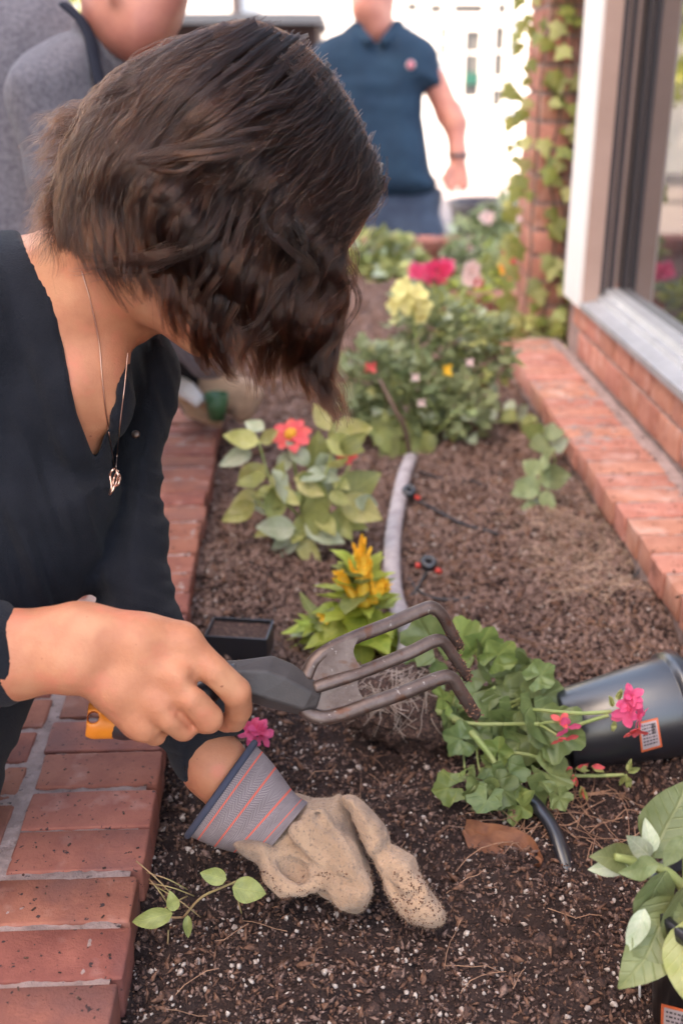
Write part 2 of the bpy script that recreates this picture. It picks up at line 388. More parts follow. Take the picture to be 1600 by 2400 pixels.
# white building across the yard
wb = thing('white_building', 'overexposed white building with tall narrow windows beyond the yard', 'building', (2, 16.2, 0))
YB = 16.2
mk('wall', *box((4, YB+2, 3), (30, 4, 6.2)), M['stucco'], wb, smooth=False)
def px_rect(x0, y0, x1, y1, d):
    a, b = P(x0, y0, d), P(x1, y1, d); return a, b
def window(parent, x0, y0, x1, y1, pane, frame, bars=0):
    v = (((y0+y1)/2)-1200)/F; d = (YB)/(CP-v*SP)
    a, b = P(x0, y0, d), P(x1, y1, d); cx, cz = (a.x+b.x)/2, (a.z+b.z)/2; w_, h_ = abs(b.x-a.x), abs(a.z-b.z)
    parts = [box((cx, YB-.03, cz+s*(h_/2+.03)), (w_+.12, .06, .06)) for s in (-1, 1)]+[box((cx+s*(w_/2+.03), YB-.03, cz), (.06, .06, h_-.002)) for s in (-1, 1)]
    for i in range(bars): parts.append(box((cx, YB-.022, cz-h_/2+(i+1)*h_/(bars+1)), (w_-.004, .03, .03)))
    fr = mk('window', *merge(*parts), M[frame], parent, smooth=False)
    mk('pane', *box((cx, YB-.012, cz), (w_-.004, .02, h_-.004)), M[pane], fr, smooth=False)
    return cx, cz, w_, h_
for r in ((952, 6, 978, 28), (1006, 10, 1036, 32), (1062, 10, 1132, 32), (1163, 8, 1186, 34), (1155, 62, 1180, 180), (1150, 208, 1174, 250), (1030, 62, 1046, 130), (1240, 20, 1290, 130)):
    window(wb, *r, 'wglass', 'white', 1 if r[3]-r[1] > 60 else 0)
window(wb, 1086, 72, 1122, 228, 'wglass', 'white', 2)
v = (183-1200)/F; a, b = P(1086, 170, YB/(CP-v*SP)), P(1119, 198, YB/(CP-v*SP))
mk('green_sign', *box(((a.x+b.x)/2, YB-.06, (a.z+b.z)/2), (abs(a.x-b.x), .03, abs(a.z-b.z))), M['green_sign'], wb, smooth=False)

lp = thing('wall_lantern', 'small dark lantern hanging in front of the white building', 'lantern', tuple(P(1045, 18, 15.5)))
c = P(1045, 18, 15.5)
mk('lamp_body', *lathe([(.0, .14), (.05, .12), (.10, .02), (.09, -.08), (.04, -.15), (0, -.16)], 10, Matrix.Translation(c)), M['dark'], lp)
mk('bracket', *box((c.x, c.y+.35, c.z+.16), (.03, .7, .03)), M['dark'], lp, smooth=False)

# brown walled building with a glazed band behind the heads
Y2 = 9.5
gb = thing('glazed_building', 'brown walled building with a blue grey coping and bright glazed band', 'building', (-2.2, Y2, 0))
def atY(px, py, Y):
    v = (py-1200)/F; return P(px, py, Y/(CP-v*SP))
zt = atY(600, 34, Y2).z; zb = atY(600, 58, Y2).z; xr = atY(742, 60, Y2).x
mk('wall', *box((xr-.75, Y2+1.5, zb/2), (1.5, 3, zb)), M['brownw'], gb, smooth=False)
mk('coping', *box((xr-.75, Y2+1.4, (zt+zb)/2+.002), (1.6, 3.3, zt-zb)), M['bluegrey'], gb, smooth=False)
for i in range(2):
    x1 = atY(740-i*188, 0, Y2+.5).x; x0 = atY(740-(i+1)*188, 0, Y2+.5).x
    mk('pane', *box(((x0+x1)/2-.02, Y2+.6, zt+.75), (x1-x0-.08, .03, 1.5)), M['stucco'], gb, smooth=False)
    mk('mullion', *box((x0, Y2+.55, zt+.75), (.07, .1, 1.5)), M['dark'], gb, smooth=False)
mk('lintel', *box((xr-.75, Y2+.6, zt+1.6), (1.6, .5, .2)), M['bluegrey'], gb, smooth=False)

# tall block added out of view on the left to shade the bed; the camera only meets it as a reflection
tb = thing('added_shade_block', 'tall pale block added out of view on the left to shade the bed', 'building', (-9.0, -4, 0))
mk('wall', *box((-9.5, -6.2, 6.6), (5, 21, 13.2)), M['beige'], tb, smooth=False)
for i in range(8):
    for j in range(4):
        fr = mk('window', *box((-6.98, -14+i*2.4, 1.6+j*2.7), (.06, 1.3, 1.6)), M['white'], tb, smooth=False); mk('pane', *box((-6.94, -14+i*2.4, 1.6+j*2.7), (.03, 1.15, 1.45)), M['wglass'], fr, smooth=False)

# leafy trees to the left, seen only in the window's reflection
def scatter_leaves(centers, radii, n, size, seed):
    r = np.random.default_rng(seed); V = []; Fc = []
    for i in range(n):
        j = r.integers(len(centers)); dv = r.normal(size=3); dv /= np.linalg.norm(dv)
        p = np.array(centers[j])+dv*radii[j]*r.uniform(.55, 1)**.5
        a = r.normal(size=3); a /= np.linalg.norm(a); b = np.cross(a, r.normal(size=3)); b /= np.linalg.norm(b); s = size*r.uniform(.6, 1.3)
        o = len(V); V += [p-a*s, p+b*s*.45, p+a*s, p-b*s*.45]; Fc.append((o, o+1, o+2, o+3))
    return V, Fc
for i, (x, y, h) in enumerate(((-3.3, 12.6, 2.3), (-5.6, 14.5, 3.0))):
    t = thing('shade_tree', ['yellow green tree by the brown walled building', 'broad tree standing in the yard beyond the bed'][i], 'tree', (x, y, 0), 'trees in the yard')
    mk('trunk', *tube([(x, y, 0), (x+.05, y, 1), (x-.05, y+.1, 2.2), (x, y, h-.6)], [.16, .12, .10, .05]), M['woody'], t)
    cs = [(x+random.uniform(-1, 1), y+random.uniform(-1, 1), h+random.uniform(-.7, .7)) for _ in range(7)]
    mk('crown', *scatter_leaves(cs, [.8]*7, 3500, .10, 5+i), M['leaf_lime'], t)

# ================================================================== brickwork
BV = {}
def brick_mesh(kind, s, n=6, m='brick'):
    kind = kind+m
    if (kind) not in BV:
        BV[kind] = [to_mesh('brick', *bevel_box(s, .0026, 2, .0009, k, 1), M[m]) for k in range(n)]
    return random.choice(BV[kind])
def place(name, me, parent, loc, rz=0, jz=0, flip=True):
    o = bpy.data.objects.new(name, me); link(o, parent)
    o.location = loc; o.rotation_euler = (random.uniform(-jz, jz), random.uniform(-jz, jz), rz+(PI if flip and random.random() < .5 else 0)+random.uniform(-jz, jz)*.6)
    return o
ZT = .750; PIT = .066
# left planter wall: local frame, y runs along the wall, x<0 away from the bed
lw = thing('brick_planter_wall', 'worn red brick planter wall on the left with rows of coping bricks', 'wall', (-.180, .70, 0)); lw.rotation_euler = (0, 0, .049)
N0, N1 = -6, 60
for i in range(N0, N1):
    y = (i+.5)*PIT+.002*random.uniform(-1, 1); off = random.uniform(-.003, .003)
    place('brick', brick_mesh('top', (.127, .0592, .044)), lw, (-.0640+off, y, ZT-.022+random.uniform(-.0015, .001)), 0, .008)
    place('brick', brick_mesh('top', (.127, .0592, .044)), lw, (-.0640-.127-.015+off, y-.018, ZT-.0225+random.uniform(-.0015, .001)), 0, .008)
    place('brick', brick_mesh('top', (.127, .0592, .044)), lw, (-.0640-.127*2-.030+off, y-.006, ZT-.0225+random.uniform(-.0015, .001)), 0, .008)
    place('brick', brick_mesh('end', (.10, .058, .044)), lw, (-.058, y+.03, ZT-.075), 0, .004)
ly0, ly1 = N0*PIT, N1*PIT
def mortar(x0, x1, y0, y1, z, amp=.0018, h=.012, seed=0):
    xs = np.arange(x0, x1+1e-6, h/2); ys = np.arange(y0, y1+1e-6, h/2)
    X, Y = np.meshgrid(xs, ys, indexing='ij'); Z = z+amp*fbm(X*90+seed, Y*90, 0, 3)
    V = np.stack([X, Y, Z], -1).reshape(-1, 3); ny = len(ys); nx = len(xs)
    i, j = np.meshgrid(np.arange(nx-1), np.arange(ny-1), indexing='ij'); q = (i*ny+j).ravel()
    return V, np.stack([q, q+ny, q+ny+1, q+1], 1)
mk('mortar_bed', *mortar(-.412, -.007, ly0, ly1, ZT-.0028, seed=3), M['mortar'], lw, world=False)
mk('wall_core', *box((-.207, (ly0+ly1)/2, (ZT-.012)/2-.01), (.402, ly1-ly0, ZT-.03)), M['mortar'], lw, smooth=False, world=False)

# ledge on the right, with the building that it runs along
AR = .028
X0 = .452; ZL = .780
rl = thing('brick_ledge', 'low ledge of brick coloured as if sunlit, running along the foot of the shop window', 'ledge', (X0, 1.42, 0)); rl.rotation_euler = (0, 0, AR)
PR = .0685
yend = 1.46
for i in range(-16, int(yend/PR)):
    y = (i+.5)*PR
    place('brick', brick_mesh('top', (.127, .060, .044), 6, 'brick_lit'), rl, (.066+random.uniform(-.0025, .0025), y, ZL-.022+random.uniform(-.0015, .001)), 0, .014)
    place('brick', brick_mesh('end', (.10, .0605, .044), 6, 'brick_lit'), rl, (.066, y, ZL-.0715), 0, .006)
mk('mortar_bed', *mortar(.007, .158, -16*PR, yend, ZL-.0022, seed=9), M['mortar'], rl, world=False)
mk('ledge_core', *box((.083, (-16*PR+yend)/2, (ZL-.012)/2-.01), (.144, yend+16*PR, ZL-.03)), M['mortar'], rl, smooth=False, world=False)

sf = thing('shop_front', 'shop front with a large reflecting window over a low brick wall', 'building', (X0, 1.42, 0)); sf.rotation_euler = (0, 0, AR)
XR = .158
ya, yb = -1.1, 1.36
for c in range(2):
    n = int((yb-ya)/.134)
    for i in range(n+2):
        y = ya+(i+(.5 if c else 0))*.134
        if y > yb-.06: continue
        place('brick', brick_mesh('str', (.05, .125, .056), 6, 'brick_lit'), sf, (XR+.025, y, ZL+.034+c*.0655), 0, .004)
mk('mortar_wall', *box((XR+.034, (ya+yb)/2, ZL+.058), (.06, yb-ya, .140)), M['mortar'], sf, smooth=False, world=False)
# sloping metal sill: profile swept along the wall
ZS = ZL+.132
prof = [(XR-.012, ZS-.004), (XR-.014, ZS+.012), (XR+.022, ZS+.020), (XR+.024, ZS+.030), (XR+.036, ZS+.032), (XR+.040, ZS+.045), (XR+.075, ZS+.047), (XR+.075, ZS-.004)]
def extr(prof, y0, y1):
    n = len(prof); V = [(x, y0, z) for x, z in prof]+[(x, y1, z) for x, z in prof]
    return V, [(k, (k+1) % n, n+(k+1) % n, n+k) for k in range(n)]+[tuple(range(n))[::-1], tuple(range(n, 2*n))]
mk('window_sill', *extr(prof, ya, 1.19), M['metal'], sf, smooth=False, world=False)
ZH = 2.3
mk('door_post', *box((.141+.024, 1.275, (ZS+ZH)/2), (.048, .17, ZH-ZS)), M['white'], sf, smooth=False, world=False)
mk('post_face', *box((.1665, 1.186, (ZS+ZH)/2), (.038, .010, ZH-ZS)), M['beige'], sf, smooth=False, world=False)
for (xx, ww, dd, m) in ((.192, .011, .16, 'dark'), (.202, .008, .13, 'beige'), (.2125, .012, .15, 'dark'), (.2235, .009, .13, 'beige')):
    mk('window_frame', *box((xx, 1.26, (ZS+ZH)/2+.03), (ww, dd, ZH-ZS)), M[m], sf, smooth=False, world=False)
mk('window_frame', *box((.247, 1.346, (ZS+ZH)/2+.03), (.122, .012, ZH-ZS)), M['dark'], sf, smooth=False, world=False)  # dark backing added behind the frames to block the bright gap
gm = bpy.data.materials.new('window_glass'); gm.use_nodes = True
gb_ = gm.node_tree.nodes['Principled BSDF']; gb_.inputs['Base Color'].default_value = (.035, .035, .04, 1); gb_.inputs['Roughness'].default_value = .03; gb_.inputs['Specular IOR Level'].default_value = 1.0; gb_.inputs['IOR'].default_value = 2.1
mk('glass_pane', *box((.232, (ya+1.185)/2, (ZS+.04+ZH)/2), (.008, 1.185-ya, ZH-ZS-.04)), gm, sf, smooth=False, world=False)
mk('lintel', *box((.26, .2, ZH+.15), (.3, 2.7, .3)), M['beige'], sf, smooth=False, world=False)
mk('back_wall', *box((.55, .2, ZH/2), (.1, 2.6, ZH)), M['dark'], sf, smooth=False, world=False)

# brick pillar behind the post, ivy on it
pc = thing('brick_pillar', 'tall red brick pillar overgrown with ivy beside the white post', 'pillar', (.55, 3.05, 0))
px0, px1, py0, py1 = .495, .66, 2.93, 3.15
mk('mortar_core', *box(((px0+px1)/2, (py0+py1)/2, 1.7), (px1-px0-.008, py1-py0-.008, 3.4)), M['mortar'], pc, smooth=False)
zc = .62; row = 0
while zc < 2.1:
    for k in range(2):
        x = px0+.0415+k*.083
        o = place('brick', brick_mesh('pil', (.076, .052, .056), 6, 'brick_lit'), pc, (x-.55, py0+.024-3.05, zc), 0, .003)
    for k in range(2):
        place('brick', brick_mesh('pil2', (.052, .10, .056), 6, 'brick_lit'), pc, (px0+.0235-.55, py0+.108+(k*.108)-.055+(.03 if row % 2 else 0)-3.05+.02, zc), 0, .003)
    zc += .066; row += 1

# back wall of the bed and the small cross wall
bw = thing('brick_planter_wall', 'red brick wall closing the far end of the bed in front of the man', 'wall', (.1, 4.62, 0))
zb_ = G(940, 556, .80); YW = 4.62
ztop = atY(940, 560, YW).z
for i in range(-16, 14):
    x = i*.086
    place('brick', brick_mesh('cop', (.078, .16, .05)), bw, (x, .02, ztop-.025), 0, .004)
    for r_ in range(3):
        place('brick', brick_mesh('bwf', (.078, .05, .05)), bw, (x+(.04 if r_ % 2 else 0), -.03, ztop-.083-r_*.058), 0, .004)
mk('wall_core', *box((0, .02, (ztop-.012)/2), (2.75, .125, ztop-.012)), M['mortar'], bw, smooth=False, world=False)

cw = thing('brick_planter_wall', 'short low brick wall crossing the bed beside the ivy pillar', 'wall', (.5, 3.35, 0))
zt2 = atY(1150, 697, 3.30).z
for i in range(-2, 3):
    place('brick', brick_mesh('cop2', (.078, .12, .05)), cw, (i*.086+.0, 0, zt2-.025), 0, .004)
    for r_ in range(2): place('brick', brick_mesh('bwf', (.078, .05, .05)), cw, (i*.086+.02, -.03, zt2-.083-r_*.058), 0, .004)
mk('wall_core', *box((0, .005, (zt2-.012)/2), (.42, .095, zt2-.012)), M['mortar'], cw, smooth=False, world=False)

# ================================================================== soil
def soil_z(x, y):
    x = np.asarray(x, float); y = np.asarray(y, float)
    z = .708+.006*fbm(x*7, y*7, 1, 3)+.0052*fbm(x*34, y*34, 3, 4)
    def bump(cx, cy, r, a, e=1.0): return a*np.exp(-(((x-cx)/r)**2+((y-cy)/(r*e))**2))
    g = G(960, 2060, .71); z = z+bump(g.x, g.y, .055, -.026, .8)+bump(g.x+.09, g.y-.01, .04, .012, 1)          # hollow round the gloved hand
    g = G(880, 1760, .71); z = z+bump(g.x, g.y, .05, -.016, 1)
    g = G(1250, 2130, .71); z = z+bump(g.x, g.y, .09, .012, .6)
    g = G(560, 2250, .71); z = z+bump(g.x, g.y, .10, .010, .6)
    g = G(640, 1300, .71); z = z+bump(g.x, g.y, .12, .010, .8)
    g = G(1100, 1060, .71); z = z+bump(g.x, g.y, .10, .018, .8)
    g = G(1180, 1120, .71); z = z+bump(g.x, g.y, .03, -.012, 1)
    g = G(1500, 1430, .71); z = z+bump(g.x, g.y, .05, .022, 1.2)
    g = G(1350, 1250, .71); z = z+bump(g.x, g.y, .16, .012, 1.2)
    z = z+np.clip((y-1.3)/.3, 0, 1)*.007*fbm(x*24, y*18, 6, 3)
    return z
def ysamples(y0, y1, s0, k):
    ys = [y0]
    while ys[-1] < y1: ys.append(ys[-1]+s0+k*max(0, ys[-1]-1.0))
    return np.array(ys)
xs = np.arange(-.32, .62, .0035); ys = ysamples(.42, 4.62, .0032, .006)
X, Y = np.meshgrid(xs, ys, indexing='ij'); Z = soil_z(X, Y)+.0022*vnoise(X*170, Y*170, 5)
ny = len(ys); i, j = np.meshgrid(np.arange(len(xs)-1), np.arange(ny-1), indexing='ij'); q = (i*ny+j).ravel()
tag(mk('soil', np.stack([X, Y, Z], -1).reshape(-1, 3), np.stack([q, q+ny, q+ny+1, q+1], 1), M['soil']), kind='structure')

def bed_xy(n, y0, y1, r, pw=1.6):
    y = y0+(y1-y0)*r.random(n)**pw
    xl = -.183-.049*(y-.7); xr = np.where(y < 2.9, .462-.028*(y-1.42)+0, .60)
    return xl+.002+(xr-xl-.004)*r.random(n), y
_oct_v = np.array([(1, 0, 0), (-1, 0, 0), (0, 1, 0), (0, -1, 0), (0, 0, 1), (0, 0, -1)], float)
_oct_f = np.array([(0, 2, 4), (2, 1, 4), (1, 3, 4), (3, 0, 4), (2, 0, 5), (1, 2, 5), (3, 1, 5), (0, 3, 5)])
bm = bmesh.new(); bmesh.ops.create_icosphere(bm, subdivisions=1, radius=1); _ico_v = np.array([tuple(v.co) for v in bm.verts]); bm.verts.index_update(); _ico_f = np.array([[v.index for v in f.verts] for f in bm.faces]); bm.free()
def rotmats(n, r):
    q = r.normal(size=(n, 4)); q /= np.linalg.norm(q, axis=1)[:, None]; a, b, c, d = q.T
    return np.stack([1-2*(c*c+d*d), 2*(b*c-a*d), 2*(b*d+a*c), 2*(b*c+a*d), 1-2*(b*b+d*d), 2*(c*d-a*b), 2*(b*d-a*c), 2*(c*d+a*b), 1-2*(b*b+c*c)], 1).reshape(n, 3, 3)
def grains(name, base, n, y0, y1, smin, smax, mat_, stretch, seed, pw=1.6, lift=.3, zf=soil_z, jit=.35, far=.9, flatrot=False):
    r = np.random.default_rng(seed); bv, bf = base
    x, y = bed_xy(n, y0, y1, r, pw)
    s = r.uniform(smin, smax, n)*(1+far*np.maximum(0, y-1.0))*(.6+.8*r.random(n)**2)
    R = rotmats(n, r)
    S = np.stack([s*r.uniform(1, stretch, n), s, s*r.uniform(.6, 1, n)], 1)
    v = bv[None]*(1+jit*r.normal(size=(n, len(bv), 1)))*S[:, None, :]
    v = np.einsum('nij,nkj->nki', R, v)
    z = zf(x, y)+.0022*vnoise(x*170, y*170, 5)+s*lift
    v += np.stack([x, y, z], 1)[:, None, :]
    f = bf[None]+(np.arange(n)*len(bv))[:, None, None]
    o = mk(name, v.reshape(-1, 3), f.reshape(-1, 3), mat_, smooth=False)
    return tag(o, kind='stuff')
tag(grains('soil_crumbs', (_oct_v, _oct_f), 95000, .5, 4.4, .0010, .0026, M['crumb'], 1.9, 1), 'dark crumbly potting soil covering the whole bed', 'soil')
tag(grains('dry_crumbs', (_oct_v, _oct_f), 85000, 1.20, 4.4, .0012, .0030, M['crumb2'], 2.2, 8, pw=1.15, lift=.6), 'dry lighter brown crumbs over the far part of the bed', 'soil')
tag(grains('reddish_crumbs', (_oct_v, _oct_f), 14000, .5, 1.6, .0009, .0022, M['crumb2'], 3.0, 18, lift=.7), 'reddish brown flecks in the near soil', 'soil')
tag(grains('perlite', (_ico_v, _ico_f), 8500, .5, 3.6, .0008, .0026, M['perlite'], 1.5, 2, lift=.5, jit=.24, far=.55), 'pale perlite grains mixed through the dark soil', 'perlite')
tag(grains('bark_chips', (_oct_v, _oct_f), 15000, .5, 4.2, .0011, .0022, M['chip'], 4.0, 3, lift=.7, far=1.0), 'brown bark chips scattered over the soil', 'bark')
def needles(n, name, m, y0, y1, x0, x1, L, rad, seed):
    r = random.Random(seed); out = []
    for _ in range(n):
        x = r.uniform(x0, x1); y = r.uniform(y0, y1); a = r.uniform(0, PI); l = L*r.uniform(.4, 1.2); k = r.uniform(-.6, .6)
        pts = []
        for t in np.linspace(-.5, .5, 5):
            xx = x+math.cos(a+k*t)*l*t; yy = y+math.sin(a+k*t)*l*t
            pts.append((xx, yy, float(soil_z(xx, yy))+.004+.004*r.random()+.006*(.25-t*t)*r.random()))
        out.append(tube(pts, rad, 3, cap=False))
    return tag(mk(name, *merge(*out), m), kind='stuff')
g0 = G(1330, 1930, .71)
tag(needles(60, 'pine_needles', M['needle'], g0.y-.05, g0.y+.07, g0.x-.10, g0.x+.07, .07, .0006, 1), 'dry straw coloured needles lying beside the tipped pot', 'needles')
tag(needles(330, 'dry_roots', M['needle'], 1.25, 2.6, .05, .44, .07, .0007, 2), 'thin dry roots and stalks strewn over the far soil', 'roots')
g1 = G(1420, 1290, .71)
tag(needles(300, 'straw', M['straw'], g1.y-.20, g1.y+.22, g1.x-.13, g1.x+.06, .085, .0007, 12), 'tangle of pale straw on the far soil at the foot of the ledge', 'straw')
bm = bmesh.new(); bmesh.ops.create_icosphere(bm, subdivisions=2, radius=1); _i2v = np.array([tuple(v.co) for v in bm.verts]); bm.verts.index_update(); _i2f = np.array([[v.index for v in f.verts] for f in bm.faces]); bm.free()
tag(grains('soil_clods', (_i2v, _i2f), 900, .5, 1.6, .0022, .0058, M['crumb'], 1.5, 31, lift=.1, jit=.16, far=.4), 'dark clods of soil in the near bed', 'soil')
tag(grains('dry_clods', (_i2v, _i2f), 1500, 1.25, 4.3, .0022, .0060, M['crumb2'], 1.6, 32, pw=1.2, lift=.2, jit=.16, far=.4), 'pale dry clods in the far bed', 'soil')
tag(grains('mulch', (_oct_v, _oct_f), 2600, .5, 3.5, .0018, .0034, M['chip'], 4.5, 33, pw=1.4, lift=.6, jit=.2), 'larger flakes of bark mulch', 'bark')
tag(needles(70, 'dry_twigs', M['needle'], .7, 1.3, -.16, .42, .045, .0005, 4), 'fine pale root hairs scattered in the near soil', 'roots')
# debris on the copings
out = []
for _ in range(220):
    x = random.uniform(.44, .60); y = 1.3+random.random()*1.5; s = random.uniform(.0008, .0026); out.append(box((x+.01, y, ZL+s*.4), (s*random.uniform(1, 3), s, s*.8), Matrix.Rotation(random.uniform(0, PI), 3, 'Z')))
for _ in range(160):
    x = random.uniform(-.30, -.19); y = .62+random.random()**.8*1.2; s = random.uniform(.0006, .002)
    a = random.uniform(0, PI); Rm = Matrix.Rotation(a, 3, 'Z')
    out.append(box((x, y, ZT+s*.4), (s*random.uniform(1, 3.5), s, s*.8), Rm))
tag(mk('soil_specks', *merge(*out), M['crumb'], smooth=False), 'specks of dark soil spilled on the coping bricks', 'soil', kind='stuff')
# ================================================================== people
def poly_sdf_grid(poly, x0, x1, y0, y1, st=4.0):
    xs = np.arange(x0, x1+st, st, dtype=np.float32); ys = np.arange(y0, y1+st, st, dtype=np.float32)
    X, Y = xs[:, None], ys[None, :]
    d = np.full((len(xs), len(ys)), 1e12, np.float32); s = np.ones_like(d); n = len(poly)
    for i in range(n):
        (ax, ay), (bx, by) = poly[i], poly[(i+1) % n]
        ex, ey = ax-bx, ay-by; wx, wy = X-bx, Y-by
        t = np.clip((wx*ex+wy*ey)/(ex*ex+ey*ey+1e-9), 0, 1)
        d = np.minimum(d, (wx-ex*t)**2+(wy-ey*t)**2)
        c1 = Y >= by; c2 = Y < ay; c3 = ex*wy > ey*wx
        c = (c1 & c2 & c3) | (~c1 & ~c2 & ~c3); s = np.where(c, -s, s)
    return s*np.sqrt(d), (x0, y0, st)
def smooth_poly(poly, n=3):
    p = np.array(poly, float); m = len(p); out = []
    for i in range(m):
        a, b, c, d = p[i-1], p[i], p[(i+1) % m], p[(i+2) % m]
        for u in np.arange(n)/n:
            out.append(.5*((2*b)+(-a+c)*u+(2*a-5*b+4*c-d)*u*u+(-a+3*b-3*c+d)*u**3))
    return [tuple(q) for q in out]
def inflate(fld, poly, dc, T, k=.01, mode='u', smooth=3, grad=(0, 0), front=None):
    """a rounded solid of half thickness T whose outline, seen from the photographer's place, is poly; dc is its depth"""
    if smooth > 1: poly = smooth_poly(poly, smooth)
    q = np.array(poly); cx, cy = q.mean(0); x0, y0 = q.min(0)-60; x1, y1 = q.max(0)+60
    dm = [dc+grad[0]*(x-cx)+grad[1]*(y-cy)+s*T for x in (x0, x1) for y in (y0, y1) for s in (-1, 1)]
    cs = np.array([P(x, y, d) for x in (x0, x1) for y in (y0, y1) for d in (min(dm), max(dm))])
    sl, X, Y, Z = fld.sub(cs.min(0), cs.max(0), k)
    D = Y*CP+(HC-Z)*SP; U = (Z-HC)*CP+Y*SP
    px = 800+F*X/D; py = 1200-F*U/D
    g, (gx0, gy0, st) = poly_sdf_grid(poly, x0, x1, y0, y1)
    fx = np.clip((px-gx0)/st, 0, g.shape[0]-1.001); fy = np.clip((py-gy0)/st, 0, g.shape[1]-1.001)
    fx, fy = np.broadcast_arrays(fx, fy); ix = fx.astype(int); iy = fy.astype(int); fx = fx-ix; fy = fy-iy
    d2 = (g[ix, iy]*(1-fx)*(1-fy)+g[ix+1, iy]*fx*(1-fy)+g[ix, iy+1]*(1-fx)*fy+g[ix+1, iy+1]*fx*fy)*D/F
    out = np.maximum(np.maximum(x0-px, px-x1), np.maximum(y0-py, py-y1)); d2 = np.where(out > 0, np.maximum(d2, .02), d2)
    dz = D-(dc+grad[0]*(px-cx)+grad[1]*(py-cy))
    a = np.maximum(d2+T, 0)
    fld.op(sl, (np.sqrt(a*a+dz*dz)-T).astype(np.float32), k, mode)
def prism(fld, poly, d0, d1, k=.004, mode='s'):
    """a straight cut whose outline seen from the photographer's place is poly, between depths d0 and d1"""
    q = np.array(poly); x0, y0 = q.min(0)-60; x1, y1 = q.max(0)+60
    X, Y, Z = fld.ax[0][:, None, None], fld.ax[1][None, :, None], fld.ax[2][None, None, :]
    D = Y*CP+(HC-Z)*SP; U = (Z-HC)*CP+Y*SP; px = 800+F*X/D; py = 1200-F*U/D
    g, _ = poly_sdf_grid(poly, x0, x1, y0, y1, 4.0)
    fx = np.clip((px-x0)/4, 0, g.shape[0]-1.001); fy = np.clip((py-y0)/4, 0, g.shape[1]-1.001); fx, fy = np.broadcast_arrays(fx, fy)
    ix = fx.astype(int); iy = fy.astype(int); fx = fx-ix; fy = fy-iy
    d2 = (g[ix, iy]*(1-fx)*(1-fy)+g[ix+1, iy]*fx*(1-fy)+g[ix, iy+1]*(1-fx)*fy+g[ix+1, iy+1]*fx*fy)*D/F
    fld.op((slice(None),)*3, np.maximum(d2, np.maximum(d0-D, D-d1)).astype(np.float32), k, mode)
def pc_(fld, pts, k=.01, mode='u'):
    """chain of tapered capsules given as (px, py, depth, radius in photo pixels)"""
    fld.chain([P(a, b, c) for a, b, c, r in pts], [r*c/F for a, b, c, r in pts], k, mode)
from mathutils.bvhtree import BVHTree
def bvh(*vq):
    V, Q = merge(*[(v.tolist() if hasattr(v, 'tolist') else v, q.tolist() if hasattr(q, 'tolist') else q) for v, q in vq])
    return BVHTree.FromPolygons(V, Q)
CAMP = Vector((0, 0, HC))
def hit(tree, px, py, off=0.0, dflt=1.0):
    d = (P(px, py, 1.0)-CAMP); L = d.length; d.normalize()
    loc, n, i, t = tree.ray_cast(CAMP, d)
    return P(px, py, (t/L if loc is not None else dflt)-off)

# ------------------------------------------------------------------ the gardening woman
wroot = thing('person', 'woman in a black cardigan bending over the bed with a gloved hand in the soil', 'person', tuple(P(60, 1900, 1.15).to_tuple()))
wroot.location.z = 0
skin = Field((-.46, .62, .70), (.10, 1.42, 1.52), .0030)
inflate(skin, [(-120, 610), (-20, 570), (45, 560), (140, 542), (330, 480), (500, 640), (486, 815), (470, 833), (448, 827), (415, 803), (372, 776), (335, 790), (300, 800), (286, 900), (240, 1070), (150, 1130), (-100, 1000)], 1.075, .080, .01)
pc_(skin, [(60, 740, 1.08, 150), (200, 680, 1.04, 140), (380, 600, .99, 135)], .03)
pc_(skin, [(150, 600, 1.01, 30), (205, 720, 1.005, 26), (248, 850, 1.015, 20), (262, 960, 1.03, 18)], .035)
pc_(skin, [(120, 780, 1.005, 26), (170, 900, 1.01, 24), (240, 930, 1.03, 20)], .04)
skin.ell(P(545, 440, .975), (.105, .080, .098), k=.03)                                    # cranium
pc_(skin, [(380, 700, .965, 70), (478, 768, .965, 60)], .03)                               # jaw
pc_(skin, [(500, 740, .97, 70), (620, 620, .97, 110), (735, 470, .97, 125)], .03)          # face
pc_(skin, [(700, 590, .965, 26), (715, 660, .965, 28), (735, 690, .965, 24)], .02)         # nose
pc_(skin, [(775, 520, .965, 20), (745, 560, .955, 18)], .015)                              # brow
pc_(skin, [(700, 630, .915, 34), (704, 632, .915, 34)], .02, 's')                          # eye socket
pc_(skin, [(705, 625, .935, 22), (706, 626, .935, 22)], .004)                              # eye
pc_(skin, [(600, 730, .955, 22), (622, 742, .965, 22)], .012)                              # lips
skin.ell(P(500, 560, .895), (.016, .010, .028), k=.008)                                    # ear
# forearm and hand
FD = .885
pc_(skin, [(-170, 1540, .90, 112), (-60, 1538, FD, 104), (40, 1534, FD, 98), (150, 1524, FD, 84), (205, 1518, FD, 80)], .015)
inflate(skin, [(150, 1440), (230, 1437), (300, 1436), (352, 1438), (402, 1452), (432, 1474), (446, 1510), (436, 1570), (404, 1630), (372, 1680), (335, 1722), (298, 1716), (250, 1680), (215, 1648), (190, 1615), (150, 1603)], .893, .0165, .012, grad=(.00008, .00004))
mc = [((428, 1502, .893, 40)), ((408, 1582, .885, 40)), ((370, 1648, .886, 37)), ((326, 1694, .893, 33))]
for m_ in mc: pc_(skin, [(205, 1525+(m_[1]-1600)*.25, .889, 46), (m_[0]*.55+205*.45, m_[1]*.55+1530*.45, .883, 40), m_], .012)
for m_, dx in zip(mc, (8, 6, 4, 4)):                                                       # knuckle bulges
    pc_(skin, [(m_[0]+dx, m_[1], m_[2]-.0045, 26), (m_[0]+dx+6, m_[1]+5, m_[2]-.0045, 25)], .012)
